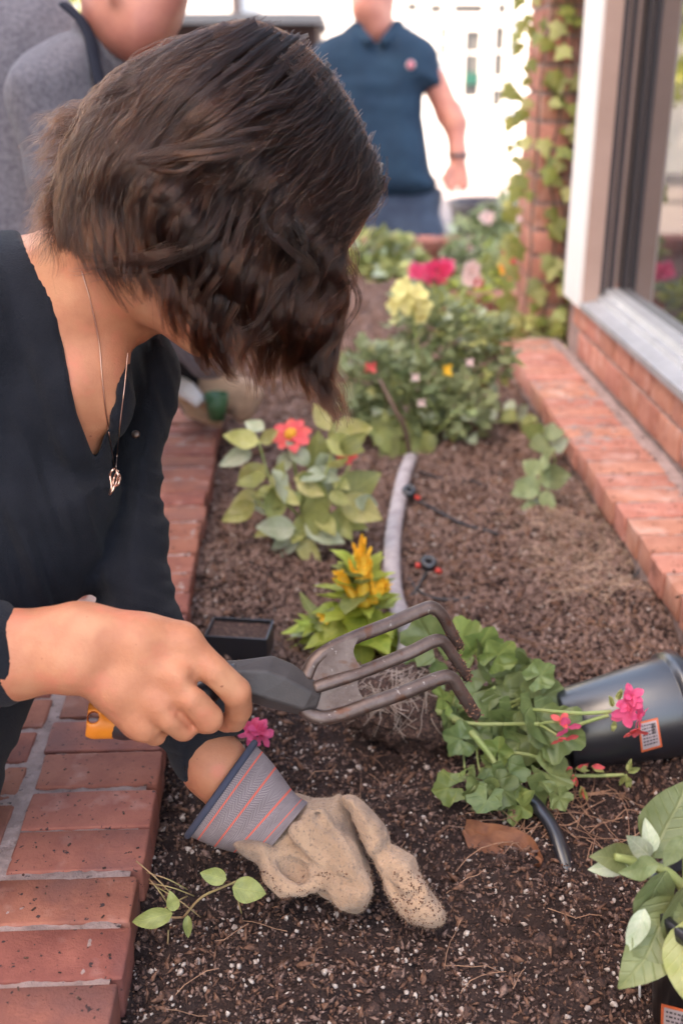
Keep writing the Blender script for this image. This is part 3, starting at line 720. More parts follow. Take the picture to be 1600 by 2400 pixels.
# four fingers: proximal over the top, middle and tip curling under the handle
fingers = [
    [(430, 1505, .893, 40), (500, 1572, .896, 37), (553, 1622, .908, 37), (560, 1662, .926, 32), (550, 1688, .943, 28), (528, 1694, .962, 24)],
    [(404, 1590, .888, 37), (446, 1636, .884, 36), (488, 1684, .896, 36), (480, 1688, .924, 32), (450, 1664, .945, 28), (438, 1642, .950, 24)],
    [(362, 1655, .890, 34), (396, 1682, .886, 33), (430, 1706, .898, 32), (420, 1698, .924, 30), (400, 1675, .943, 26), (392, 1660, .948, 22)],
    [(320, 1698, .896, 29), (344, 1712, .893, 28), (364, 1722, .904, 27), (352, 1710, .928, 25), (336, 1690, .942, 22)]]
for i, fg in enumerate(fingers): pc_(skin, fg[:2], .006); pc_(skin, fg[1:], .0015)
pc_(skin, [(230, 1500, .905, 36), (330, 1500, .935, 34), (420, 1545, .955, 30), (500, 1572, .960, 24), (520, 1580, .962, 20)], .008)   # thumb, along the far side
def carve(fld, polys):
    """press creases into a solid along lines on its visible surface: (px, py, radius in metres, sink in metres)"""
    V, Q = fld.net(); t = bvh((V, Q))
    for pl, k in polys:
        w_ = []
        for x, y, r_, sk_ in pl:
            h = t.ray_cast(CAMP, (P(x, y, 1)-CAMP).normalized())
            if h[0] is not None: w_.append((h[0]+(h[0]-CAMP).normalized()*sk_, r_))
        for a, b in zip(w_, w_[1:]): fld.cap(a[0], b[0], a[1], b[1], k, 's')
carve(skin, [([(448, 1588, .0016, 0), (470, 1606, .0026, .003), (505, 1640, .003, .006), (528, 1656, .003, .008)], .004), ([(402, 1656, .0012, 0), (422, 1674, .002, .002), (450, 1704, .0025, .004)], .004), ([(352, 1694, .001, 0), (372, 1712, .002, .002), (392, 1730, .002, .003)], .003),
             ([(545, 1598, .0006, 0), (556, 1618, .0008, 0)], .002), ([(476, 1650, .0006, 0), (462, 1666, .0007, 0)], .002), ([(180, 1455, .0006, 0), (186, 1500, .0008, 0), (182, 1560, .0006, 0)], .006)])
# wrist tendon and bone
pc_(skin, [(120, 1480, .872, 26), (200, 1475, .876, 20), (320, 1490, .876, 12)], .03)
pc_(skin, [(170, 1570, .868, 22), (176, 1572, .868, 22)], .03)
# left wrist between sleeve and glove
pc_(skin, [(462, 1736, 1.035, 60), (500, 1790, 1.035, 74), (560, 1860, 1.04, 72)], .01)
sV, sQ = skin.net(); sV = smooth_mesh(sV, sQ, 2)
body = mk('body', sV, sQ, M['skin'], wroot)

# cardigan: torso, far panel, far sleeve, near sleeve
top = Field((-.62, .62, .42), (.10, 1.46, 1.52), .0042)
inflate(top, [(-420, 640), (-160, 585), (0, 556), (45, 560), (84, 626), (112, 700), (134, 800), (152, 900), (168, 975), (190, 1018), (222, 1078), (262, 1098), (288, 1150), (268, 1230), (236, 1330), (200, 1402), (162, 1447), (120, 1540), (86, 1613), (40, 1720), (0, 1805), (-70, 2000), (-500, 2000)], 1.085, .110, .008, smooth=2)
inflate(top, [(-130, 600), (-20, 562), (45, 552), (140, 536), (330, 480), (500, 640), (335, 790), (300, 800), (292, 900), (262, 1090), (170, 1160), (-100, 1100)], 1.072, .089, .01)
pc_(top, [(150, 600, 1.01, 42), (205, 720, 1.005, 38), (248, 850, 1.015, 32), (262, 960, 1.03, 30)], .03)
pc_(top, [(120, 780, 1.005, 42), (170, 900, 1.01, 40), (240, 930, 1.03, 34)], .04)
pc_(top, [(60, 740, 1.08, 172), (150, 700, 1.05, 160)], .03)
prism(top, [(45, 540), (66, 588), (94, 626), (126, 700), (148, 800), (166, 900), (180, 968), (200, 1020), (224, 1084), (246, 1010), (268, 945), (290, 872), (302, 800), (372, 776), (520, 760), (520, 380), (40, 380)], .8, 1.24)
inflate(top, [(300, 800), (335, 785), (375, 770), (405, 815), (420, 870), (418, 920), (404, 1000), (378, 1080), (340, 1190), (288, 1280), (240, 1200), (222, 1078), (262, 960), (292, 870)], 1.15, .060, .01, smooth=2)
inflate(top, [(330, 880), (400, 815), (420, 872), (418, 930), (404, 1000), (377, 1078), (384, 1118), (379, 1142), (386, 1190), (383, 1208), (398, 1222), (390, 1248), (394, 1290), (391, 1322), (403, 1330), (399, 1358), (412, 1378), (411, 1408), (424, 1420), (430, 1452), (448, 1480), (462, 1530), (492, 1562), (520, 1610), (552, 1660), (575, 1716), (545, 1722), (500, 1746), (462, 1790), (444, 1836), (422, 1828), (380, 1762), (330, 1690), (270, 1580), (226, 1490), (200, 1428), (232, 1402), (190, 1384), (205, 1335), (240, 1240), (282, 1130)], 1.085, .052, .006, grad=(0, -.00013), smooth=2)
pc_(top, [(-200, 760, 1.0, 230), (-420, 1150, .95, 190), (-430, 1500, .92, 150), (-250, 1545, .90, 128), (-90, 1540, .887, 122), (-14, 1538, .885, 116)], .03)
top.ell(P(-20, 1538, .885), (.010, .03, .03), k=.004)
tV, tQ = top.net(); tV = smooth_mesh(tV, tQ, 2); tN = normals(tV, tQ)
D_ = tV[:, 1]*CP+(HC-tV[:, 2])*SP; pxx = 800+F*tV[:, 0]/D_; pyy = 1200-F*((tV[:, 2]-HC)*CP+tV[:, 1]*SP)/D_
fold = .0075*vnoise((pxx-.28*pyy)/42, pyy/330, D_*5)+.0035*vnoise((pxx-.35*pyy)/20, pyy/150, D_*8)
sl_ = np.clip((pxx-240)/90, 0, 1)*np.clip((pyy-1040)/80, 0, 1)
rip = .0035*vnoise((pyy-.45*pxx)/34, pxx/170, D_*6)+.0018*vnoise((pyy-.3*pxx)/15, pxx/90, 3)
xe = np.interp(pyy, [540, 700, 800, 900, 968, 1020, 1084], [45, 126, 148, 166, 180, 200, 224]); fold = fold*np.where(pyy < 1150, np.clip((np.abs(pxx-xe)-12)/80, 0, 1), 1)
tV = tV+tN*(fold*(1-sl_)+rip*sl_)[:, None]
cardigan = mk('cardigan', tV, tQ, M['knit'], wroot)
tree = bvh((sV, sQ), (tV, tQ))
# neckline hem, front edge, cuff hems
def on(pts, off=.001, dflt=1.05): return [hit(tree, a, b, off, dflt) for a, b in pts]
tree_t = bvh((tV, tQ))
def hit_t(a, b, off, dflt=1.05): return hit(tree_t, a, b, off, dflt)
mk('button', *lathe([(0, .0022), (.003, .0022), (.0042, .0010), (.0042, 0), (0, 0)], 14, Matrix.Translation(hit_t(319, 1018, .002))@Matrix.Rotation(PI/2-PITCH, 4, 'X')), M['steel'], wroot)
# necklace
def chain_pts(pts, n, off=.0015):
    c = catmull([(a, b, 0) for a, b in pts], n); d = [((hit(tree, a, b, off)-CAMP).length) for a, b, _ in c]
    d = np.minimum(d, np.convolve(np.pad(d, 4, 'edge'), np.ones(9)/9, 'valid')); out = []
    for (a, b, _), dd in zip(c, d):
        r = (P(a, b, 1)-CAMP); out.append(CAMP+r/r.length*dd)
    return out
neck = mk('necklace', *merge(tube(chain_pts([(192, 636), (214, 712), (232, 800), (240, 890), (252, 990), (269, 1098)], 60), .00055, 5), tube(chain_pts([(300, 826), (293, 900), (282, 990), (272, 1098)], 40), .00055, 5)), M['gold'], wroot)
pd = min((hit(tree, 270, 1120, .004)-CAMP).length, 1.02); pq = .985
def lp(pts, r): return tube([P(a, b, pq-.002*math.sin(i)) for i, (a, b, _) in enumerate(catmull([(x, y, 0) for x, y in pts], 24))], r, 6)
mk('pendant', *merge(lp([(268, 1098), (258, 1112), (262, 1140), (257, 1160), (268, 1142), (277, 1118), (272, 1100)], .0011), lp([(274, 1106), (282, 1118), (276, 1138), (266, 1134), (270, 1114), (278, 1104)], .0009)), M['gold'], neck)

# trousers and legs, mostly hidden behind the wall
lg = Field((-.75, .55, 0), (-.05, 1.35, .75), .012)
a = P(-60, 1800, 1.12)
for s in (0, .16):
    lg.chain([(a.x-.12, a.y+s-.02, .62), (a.x-.14, a.y+s, .30), (a.x-.20, a.y+s+.1, .08)], [.13, .085, .06], .04)
lV, lQ = lg.net(); mk('trousers', lV, lQ, M['pants'], wroot)
for s in (0, .16): mk('shoe', *merge(box((a.x-.18, a.y+s+.06, .035), (.24, .09, .07))), M['blackp'], wroot)

# ------------------------------------------------------------------ glove
gm_ = Field(P(560, 2200, .9)-Vector((.03, .12, .08)), P(1080, 1800, 1.12)+Vector((.03, .1, .08)), .0022)
inflate(gm_, [(676, 1862), (725, 1866), (768, 1868), (798, 1860), (812, 1890), (836, 1958), (860, 2016), (874, 2062), (868, 2105), (846, 2138), (815, 2138), (782, 2112), (752, 2078), (728, 2046), (700, 2016), (660, 2008), (612, 2012), (598, 1985), (640, 1930)], 1.035, .030, .006, grad=(-.00005, -.00016))
pc_(gm_, [(740, 1925, 1.012, 34), (800, 2010, 1.008, 36), (836, 2090, 1.000, 34)], .008)
pc_(gm_, [(668, 2000, 1.020, 26), (700, 2020, 1.018, 34), (745, 2045, 1.016, 34), (770, 2080, 1.015, 26)], .006)
pc_(gm_, [(700, 1950, 1.010, 26), (760, 2030, 1.004, 26), (806, 2112, .998, 24)], .004)
inflate(gm_, [(548, 1984), (566, 1966), (600, 1968), (645, 1990), (648, 2015), (622, 2034), (585, 2016)], 1.014, .011, .002)
pc_(gm_, [(622, 2006, 1.014, 24), (640, 2052, 1.006, 27), (668, 2080, 1.000, 23), (708, 2080, 1.000, 20), (745, 2066, 1.003, 22)], .0025)    # thumb bent round
inflate(gm_, [(796, 1872), (828, 1862), (862, 1890), (904, 1938), (913, 1972), (892, 2000), (905, 2040), (880, 2036), (852, 1980), (824, 1920)], 1.014, .024, .0015, grad=(0, -.0001))
inflate(gm_, [(880, 2000), (912, 1976), (950, 1994), (972, 2008), (982, 2034), (1004, 2080), (1042, 2132), (1040, 2164), (1008, 2176), (962, 2168), (924, 2130), (898, 2088), (893, 2062), (878, 2030)], 1.008, .023, .0035, grad=(0, -.0001))
pc_(gm_, [(945, 2040, .995, 22), (975, 2090, .992, 26), (1005, 2140, .992, 18)], .006)
pc_(gm_, [(676, 2030, 1.016, 26), (706, 2046, 1.012, 26)], .005)
carve(gm_, [([(800, 1872, 0.0022, 0), (815, 1905, 0.0043, .001), (836, 1950, 0.0058, .002), (858, 2005, 0.0065, .003), (876, 2050, 0.0072, .004), (885, 2090, 0.0087, .006), (884, 2120, 0.0087, .008)], .005),
    ([(668, 2030, 0.0058, .003), (684, 2034, 0.0084, .006), (700, 2044, 0.0072, .006), (708, 2060, 0.0051, .003)], .006), ([(672, 1890, 0.0017, 0), (655, 1935, 0.0017, 0), (632, 1990, 0.0020, 0)], .003), ([(640, 2002, 0.0022, 0), (700, 2002, 0.0029, 0), (745, 2042, 0.0029, 0)], .006),
    ([(908, 2002, 0.0022, 0), (880, 2012, 0.0029, .0005), (858, 2030, 0.0022, 0)], .006), ([(905, 1975, 0.0017, 0), (925, 1992, 0.0029, 0), (962, 1998, 0.0022, 0)], .006), ([(1018, 2098, 0.0017, 0), (985, 2092, 0.0032, .0005), (950, 2110, 0.0023, 0), (930, 2105, 0.0014, 0)], .006), ([(905, 2060, 0.0014, 0), (925, 2090, 0.0029, 0), (945, 2140, 0.0022, 0)], .006),
    ([(735, 1880, 0.0014, 0), (745, 1920, 0.0026, 0), (790, 1960, 0.0014, 0)], .007), ([(770, 2040, 0.0020, 0), (800, 2070, 0.0029, 0), (840, 2080, 0.0020, 0)], .006), ([(868, 1925, 0.0017, 0), (880, 1952, 0.0026, 0), (902, 1958, 0.0014, 0)], .006)])
gV, gQ = gm_.net(); gV = smooth_mesh(gV, gQ, 1); gN = normals(gV, gQ)
wr = np.abs(vnoise(gV[:, 0]*55+gV[:, 2]*40, gV[:, 1]*30, gV[:, 2]*90)); gV = gV+gN*(.0014*(.35-np.minimum(wr, .35))*-2.2+.0008*vnoise(gV[:, 0]*70, gV[:, 1]*70, gV[:, 2]*70)+.0003*vnoise(gV[:, 0]*220, gV[:, 1]*220, gV[:, 2]*220))[:, None]
glove = mk('glove', gV, gQ, M['glove'], wroot)
# fleece fuzz
r = np.random.default_rng(5); tri = gQ; c = gV[gQ].mean(1); sel = r.choice(len(c), 16000); nrm = gN[gQ[sel, 0]]
b = c[sel]+r.normal(size=(16000, 3))*.0006; d = nrm+.8*r.normal(size=(16000, 3)); d /= np.linalg.norm(d, axis=1)[:, None]
sd_ = np.cross(d, r.normal(size=(16000, 3))); sd_ /= np.linalg.norm(sd_, axis=1)[:, None]
L_ = r.uniform(.0012, .0032, (16000, 1)); V = np.stack([b-sd_*.00013, b+sd_*.00013, b+d*L_], 1).reshape(-1, 3)
tag(mk('fuzz', V, np.arange(48000).reshape(-1, 3), M['glove'], glove), kind='stuff')
# soil clinging to the fingertips
pz = 1200-F*((gV[:, 2]-HC)*CP+gV[:, 1]*SP)/(gV[:, 1]*CP+(HC-gV[:, 2])*SP)
cand = np.argwhere((pz > 2040) & (vnoise(gV[:, 0]*60, gV[:, 1]*60, gV[:, 2]*60) > .05-(pz-2040)/260))[:, 0]; pick = r.choice(cand, 900)
Rg = rotmats(900, r); sg = r.uniform(.0004, .0013, (900, 1, 1)); vg = np.einsum('nij,nkj->nki', Rg, _oct_v[None]*sg*(1+.4*r.normal(size=(900, 6, 1))))+gV[pick][:, None, :]
tag(mk('stuck_soil', vg.reshape(-1, 3), (_oct_f[None]+(np.arange(900)*6)[:, None, None]).reshape(-1, 3), M['chip'], glove, smooth=False), kind='stuff')
# striped cuff
cm = bpy.data.materials.new('striped_ticking'); cm.use_nodes = True; t = cm.node_tree; N = t.nodes; L = t.links; bs = N['Principled BSDF']; bs.inputs['Roughness'].default_value = .95
uv = N.new('ShaderNodeUVMap'); sp = N.new('ShaderNodeSeparateXYZ'); L.new(uv.outputs[0], sp.inputs[0])
def mth(op, a, b=None, c=None):
    n = N.new('ShaderNodeMath'); n.operation = op
    for i, x in enumerate((a, b, c)):
        if x is None: continue
        if isinstance(x, (int, float)): n.inputs[i].default_value = x
        else: L.new(x, n.inputs[i])
    return n.outputs[0]
fr = mth('FRACT', mth('MULTIPLY', sp.outputs[0], 4.3)); red = mth('LESS_THAN', mth('ABSOLUTE', mth('SUBTRACT', fr, .62)), .045)
zz = mth('PINGPONG', mth('MULTIPLY', sp.outputs[0], 4.3*2), .5); her = mth('SINE', mth('MULTIPLY', mth('ADD', sp.outputs[1], mth('MULTIPLY', zz, .035)), 900))
her2 = mth('MULTIPLY_ADD', her, .5, .5)
nz = N.new('ShaderNodeTexNoise'); nz.inputs['Scale'].default_value = 9; L.new(uv.outputs[0], nz.inputs['Vector'])
m1 = N.new('ShaderNodeMix'); m1.data_type = 'RGBA'; m1.inputs[6].default_value = (.125, .092, .095, 1); m1.inputs[7].default_value = (.42, .345, .34, 1); L.new(mth('MULTIPLY', her2, mth('ADD', nz.outputs[0], .35)), m1.inputs[0])
m2 = N.new('ShaderNodeMix'); m2.data_type = 'RGBA'; m2.inputs[7].default_value = (.72, .13, .09, 1); L.new(red, m2.inputs[0]); L.new(m1.outputs[2], m2.inputs[6]); L.new(m2.outputs[2], bs.inputs['Base Color'])
bp = N.new('ShaderNodeBump'); bp.inputs['Strength'].default_value = .5; bp.inputs['Distance'].default_value = .0008; L.new(her2, bp.inputs['Height']); L.new(bp.outputs[0], bs.inputs['Normal'])
topc = catmull([(596, 1742, 0), (640, 1790, 0), (690, 1858, 0), (722, 1880, 0)], 14); botc = catmull([(440, 1958, 0), (495, 1982, 0), (560, 2000, 0), (625, 1998, 0)], 14)
V = []; Fc = []; uvs = []; K = 36
for i in range(14):
    A = P(topc[i][0], topc[i][1], 1.045); B = P(botc[i][0], botc[i][1], 1.035); c = (A+B)/2; e = (A-B)/2
    nn = (c-CAMP).normalized(); wd = .040-.010*i/13
    for k in range(K+1):
        a = 2*PI*k/K; w_ = 1+.03*math.sin(3*a+i*.3)
        V.append(c+e*math.cos(a)+nn*math.sin(a)*wd*w_)
for i in range(13):
    for k in range(K): Fc.append((i*(K+1)+k, i*(K+1)+k+1, (i+1)*(K+1)+k+1, (i+1)*(K+1)+k))
me = to_mesh('cuff', V, Fc, cm); ul = me.uv_layers.new(name='UVMap')
for p in me.polygons:
    for li in p.loop_indices:
        vi = me.loops[li].vertex_index; ul.data[li].uv = ((vi//(K+1))/13, (vi % (K+1))/K)
cuff = obj('cuff', me, glove)
mk('binding', *tube([V[k] for k in range(K+1)], .0034, 8, cap=False), M['navy'], glove)

# ------------------------------------------------------------------ hair
def interp_guides(keys, s):
    f = s*(len(keys)-1); i = min(int(f), len(keys)-2); u = f-i
    n = 12; a = catmull([(x, y, 0) for x, y in keys[i]], n)[:, :2]; b = catmull([(x, y, 0) for x, y in keys[i+1]], n)[:, :2]
    return a*(1-u)+b*u
KEYS = [
    [(330, 150), (250, 220), (190, 310), (152, 420), (136, 510), (150, 600)],
    [(450, 85), (330, 160), (240, 290), (180, 420), (168, 540), (215, 665)],
    [(600, 48), (430, 150), (310, 300), (230, 440), (235, 590), (320, 750)],
    [(700, 85), (560, 200), (430, 320), (330, 460), (330, 640), (420, 815)],
    [(770, 160), (660, 260), (530, 370), (430, 500), (430, 680), (488, 860)],
    [(810, 225), (730, 330), (620, 440), (540, 560), (540, 740), (570, 930)],
    [(850, 300), (790, 400), (690, 510), (640, 620), (645, 770), (635, 950)],
    [(872, 350), (840, 440), (760, 530), (700, 640), (715, 790), (705, 955)],
    [(888, 405), (858, 465), (785, 545), (765, 660), (760, 810), (770, 960)],
    [(888, 430), (850, 484), (778, 545), (800, 650), (760, 790), (800, 985)]]
HX, HY, HRX, HRY, HD, HB = 505, 450, 400, 470, .975, .112
def env(px, py, side, lay):
    rr = ((px-HX)/HRX)**2+((py-HY)/HRY)**2
    b = HB*np.sqrt(np.clip(1-rr, 0.03, 1))
    return HD-side*b*lay
cap_ = Field((-.30, .80, 1.12), (.08, 1.25, 1.52), .004)
inflate(cap_, [(345, 160), (450, 100), (600, 62), (715, 108), (795, 205), (850, 300), (868, 390), (860, 450), (785, 505), (735, 590), (715, 650), (665, 700), (600, 750), (550, 770), (480, 740), (400, 715), (330, 670), (240, 610), (170, 560), (155, 500), (175, 400), (225, 290), (290, 200)], HD, .094, .01)
cV, cQ = cap_.net(); cV = smooth_mesh(cV, cQ, 1)
hm = bpy.data.materials.new('brown_hair'); hm.use_nodes = True; t = hm.node_tree; t.nodes.clear()
hb = t.nodes.new('ShaderNodeBsdfHairPrincipled'); hb.parametrization = 'COLOR'; ho = t.nodes.new('ShaderNodeOutputMaterial'); t.links.new(hb.outputs[0], ho.inputs[0])
hb.inputs['IOR'].default_value = 1.42; hb.inputs['Roughness'].default_value = .22; hb.inputs['Radial Roughness'].default_value = .42; hb.inputs['Random Roughness'].default_value = .2
inf = t.nodes.new('ShaderNodeHairInfo'); ramp = t.nodes.new('ShaderNodeMix'); ramp.data_type = 'RGBA'
ramp.inputs[6].default_value = (.0055, .0024, .0018, 1); ramp.inputs[7].default_value = (.085, .030, .0135, 1)
mm = t.nodes.new('ShaderNodeMath'); mm.operation = 'MULTIPLY'; at_ = t.nodes.new('ShaderNodeAttribute'); at_.attribute_name = 'lock_tone'; t.links.new(at_.outputs['Fac'], mm.inputs[0]); t.links.new(inf.outputs['Intercept'], mm.inputs[1])
t.links.new(mm.outputs[0], ramp.inputs[0]); t.links.new(ramp.outputs[2], hb.inputs['Color'])
M['scalp'] = mat('hair_underlayer', (.020, .012, .010), .6, (.035, .02, .016), 60, .6, 120)
hcap = mk('hair', cV, cQ, M['scalp'], wroot)

r = np.random.default_rng(21); DOFF = None
def lock(path, width, n, side, lay, wave=12, wl=190, taper=.25, fray=1.0, npt=22, ph=None, sink=0.0):
    """a lock of n strands along a path of photo pixels; returns list of (npt,3) world arrays"""
    p = catmull([(x, y, 0) for x, y in path], npt)[:, :2]; T = np.gradient(p, axis=0); T /= np.linalg.norm(T, axis=1)[:, None]+1e-9
    Nn = np.stack([-T[:, 1], T[:, 0]], 1); t = np.linspace(0, 1, npt)
    L_ = np.linalg.norm(np.diff(p, axis=0), axis=1).sum(); ph = r.uniform(0, 6.28) if ph is None else ph
    am = wave*np.clip((t-.10)/.5, 0, 1); w0 = am*np.sin(ph+t*L_/wl*6.28); wd = 2.1*am*np.cos(ph+t*L_/wl*6.28)
    out = []; LV.extend([r.random()]*n)
    for _ in range(n):
        ang = r.uniform(0, 6.28); rad = np.sqrt(r.random()); ox = np.cos(ang)*rad; oz = np.sin(ang)*rad
        prof = width*(.35+.65*np.sin(np.clip(t*1.15+.05, 0, 1)*PI))*(1-(1-taper)*np.clip((t-.62)/.38, 0, 1)**1.3)
        n1 = r.normal()*.9; n2 = r.normal()
        q = p+Nn*(w0+ox*prof+fray*(4.5*n1*np.sin(t*5+n2)*t+2.0*r.normal()*t))[:, None]
        lend = 1-.16*r.random()**2
        if lend < 1:
            tt = t*lend; q = np.stack([np.interp(tt, t, q[:, k]) for k in (0, 1)], 1)
        d = (0 if DOFF is None else side*np.interp(t*lend, np.linspace(0, 1, len(DOFF)), DOFF))+env(q[:, 0], q[:, 1], side, lay)+(oz*prof*.30-wd)*.00037*side+side*sink*np.clip(1-t/.22, 0, 1)**1.5
        out.append(np.array([P(q[k, 0], q[k, 1], d[k]) for k in range(npt)]))
    return out
S = []
LV = []
def rs(path, n, a=0.0, e=1.0):
    m = len(path); tt = np.clip(np.linspace(a, e, n), 0, 1)*(m-1); return np.stack([np.interp(tt, np.arange(m), path[:, k]) for k in range(path.shape[1])], 1)
def env_point(path, off, lay, side): return env(path[:, 0], path[:, 1], side, lay)+off*side
DOFF = None
for side, n_g, n_s in ((1, 620, 40), (-1, 110, 40)):
    for g in range(n_g):
        s = np.clip((g+r.uniform(0, 1))/n_g, 0, .999); full = rs(interp_guides(KEYS, s), 44)
        T = np.gradient(full, axis=0); T /= np.linalg.norm(T, axis=1)[:, None]+1e-9; Nn = np.stack([-T[:, 1], T[:, 0]], 1)
        arc = np.concatenate([[0], np.cumsum(np.linalg.norm(np.diff(full, axis=0), axis=1))]); t = np.linspace(0, 1, 44)
        ph = 3.2*float(vnoise(s*4.5+side*4, .5))+r.normal()*.28; amp = (15+17*float(abs(vnoise(s*5, 3.3))))*np.clip((s-.08)/.32, .12, 1)*np.clip((t-.12)/.45, 0, 1)
        w0 = amp*np.sin(ph+arc/(250+20*r.normal())*6.28+.6); full = full+Nn*w0[:, None]; off = -1.7*amp*np.cos(ph+arc/250*6.28+.6)*.00037
        a = r.random()**1.6*.5; e = .92+.10*float(vnoise(s*34, side*3.1))+r.uniform(-.05, .04)
        lay = .96+.05*float(vnoise(s*16, 7.7+side))+r.uniform(-.07, .05)
        q = rs(np.column_stack([full, off]), 16, a, e); q[:, :2] += r.normal(size=2)*6+np.cumsum(r.normal(size=(16, 2))*1.6, 0)
        DOFF = q[:, 2]
        S += lock(q[:, :2], r.uniform(7, 22), n_s, side, lay, wave=0, taper=r.uniform(.08, .35), sink=.012 if a > .05 else 0, fray=.8)
DOFF = None
# hair lying along the top outline from the forehead to the crown
OUT = [(884, 424), (872, 360), (842, 285), (795, 205), (735, 130), (660, 75), (590, 52), (500, 66), (420, 100), (345, 150), (270, 225)]
for _ in range(70):
    side = 1 if _ % 3 else -1; o = r.uniform(3, 22)+60*r.random()**3; q = rs(np.array(OUT, float), 14, r.uniform(0, .55), r.uniform(.45, 1.0)); 
    if abs(q[0, 0]-q[-1, 0]) < 60: continue
    ctr = np.array([HX, HY]); q = ctr+(q-ctr)*(1-o/420)+np.cumsum(r.normal(size=q.shape)*1.2, 0); S += lock(q, r.uniform(5, 14), 22, side, .965+r.uniform(-.03, .03), wave=3, wl=260, taper=.3, fray=1.2, sink=.008)
# distinct locks traced one by one
feat = [
    ([(800, 300), (690, 310), (600, 340), (520, 390), (480, 400), (400, 420)], 16, .99), ([(760, 250), (640, 260), (540, 300), (440, 360), (350, 380), (315, 430), (325, 560)], 14, 1.08),
    ([(740, 330), (600, 350), (480, 375), (360, 390), (335, 450), (340, 540), (330, 600)], 14, 1.10), ([(560, 520), (470, 560), (380, 590), (280, 610), (205, 612)], 20, 1.08),
    ([(560, 430), (500, 560), (400, 610), (300, 640), (215, 640)], 20, 1.06), ([(600, 420), (560, 560), (520, 640), (470, 720), (440, 770)], 18, 1.05),
    ([(660, 450), (690, 520), (725, 580), (700, 640), (640, 700), (600, 800), (565, 880)], 16, 1.10), ([(700, 440), (650, 500), (660, 560), (715, 610), (720, 660), (640, 760), (570, 800)], 14, 1.12),
    ([(850, 420), (800, 470), (770, 540), (760, 600), (800, 660), (815, 720), (770, 790), (740, 850), (775, 905), (798, 960)], 14, 1.04),
    ([(800, 640), (770, 740), (745, 830), (785, 920), (802, 985)], 16, 1.0), ([(790, 700), (750, 790), (740, 860), (780, 930), (796, 990)], 14, 1.02), ([(840, 440), (770, 520), (745, 580), (790, 640), (800, 700), (740, 760), (735, 850), (790, 930), (800, 975)], 13, 1.06),
    ([(700, 600), (735, 680), (700, 760), (690, 850), (700, 910)], 14, 1.04), ([(690, 640), (660, 740), (650, 820), (640, 905)], 13, 1.02), ([(640, 660), (615, 760), (625, 840), (612, 900)], 12, 1.0),
    ([(520, 640), (505, 720), (500, 800), (530, 870), (560, 890)], 11, 1.05), ([(560, 650), (520, 740), (498, 800), (505, 840)], 10, 1.02),
    ([(480, 110), (400, 130), (330, 200), (260, 250), (215, 340)], 14, 1.05), 
    ([(700, 90), (600, 130), (480, 170), (400, 220), (330, 300)], 16, 1.0), ([(860, 330), (820, 400), (760, 470), (735, 530)], 18, .95), ([(875, 380), (830, 440), (770, 500), (750, 560)], 16, 1.0)]
for path, wd_, lay in feat:
    for _ in range(5):
        ox, oy = r.normal(size=2)*17; S += lock([(x+ox+r.normal()*4, y+oy+r.normal()*4) for x, y in path], wd_*r.uniform(.3, .9), 22, 1, lay*r.uniform(.94, 1.0), wave=5, wl=220, taper=.4, sink=.016, fray=1.6)
# loose hair blown to the left of the nape, and flyaways all round
for _ in range(95):
    y0 = r.uniform(220, 520); x0 = 215-(y0-220)*.22; x1 = r.uniform(50, 130); y1 = y0+r.uniform(40, 150)
    S += lock([(x0+60, y0-60), (x0-5, y0), (.5*(x0+x1), y0+.35*(y1-y0)), (x1+r.uniform(-10, 25), y1)], r.uniform(8, 20), 14, 1, r.uniform(-.3, .5), wave=6, wl=90, taper=.9, fray=2.5, npt=14)
for _ in range(420):
    s = r.random()*.999; path = interp_guides(KEYS, s)[:r.integers(5, 12)]; dx, dy = path[-1]-path[0]; q = path+np.cumsum(r.normal(size=path.shape)*9, 0)
    ctr = np.array([HX, HY]); o = (q-ctr); o /= np.linalg.norm(o, axis=1)[:, None]+1e-6; q = q+o*r.uniform(4, 26)*np.linspace(.2, 1, len(q))[:, None]
    S += lock(q, 6, 2, 1, r.uniform(.9, 1.12), wave=8, wl=120, taper=1, fray=2, npt=16)
hc = bpy.data.hair_curves.new('hair_strands'); hc.add_curves([len(x) for x in S])
pts = np.vstack(S).astype(np.float32); hc.position_data.foreach_set('vector', pts.ravel())
ra = hc.attributes.get('radius') or hc.attributes.new('radius', 'FLOAT', 'POINT')
ra.data.foreach_set('value', np.concatenate([np.interp(np.linspace(0, 1, len(x)), [0, .6, 1], [.00014, .00012, .00003]) for x in S]).astype(np.float32))
lt = hc.attributes.new('lock_tone', 'FLOAT', 'CURVE'); lt.data.foreach_set('value', (np.array(LV)**2.2+.25*r.random(len(LV))).astype(np.float32))
hc.materials.append(hm); ho_ = obj('strands', hc, hcap); tag(ho_, kind='stuff')
print('strands', len(S), 'pts', len(pts))
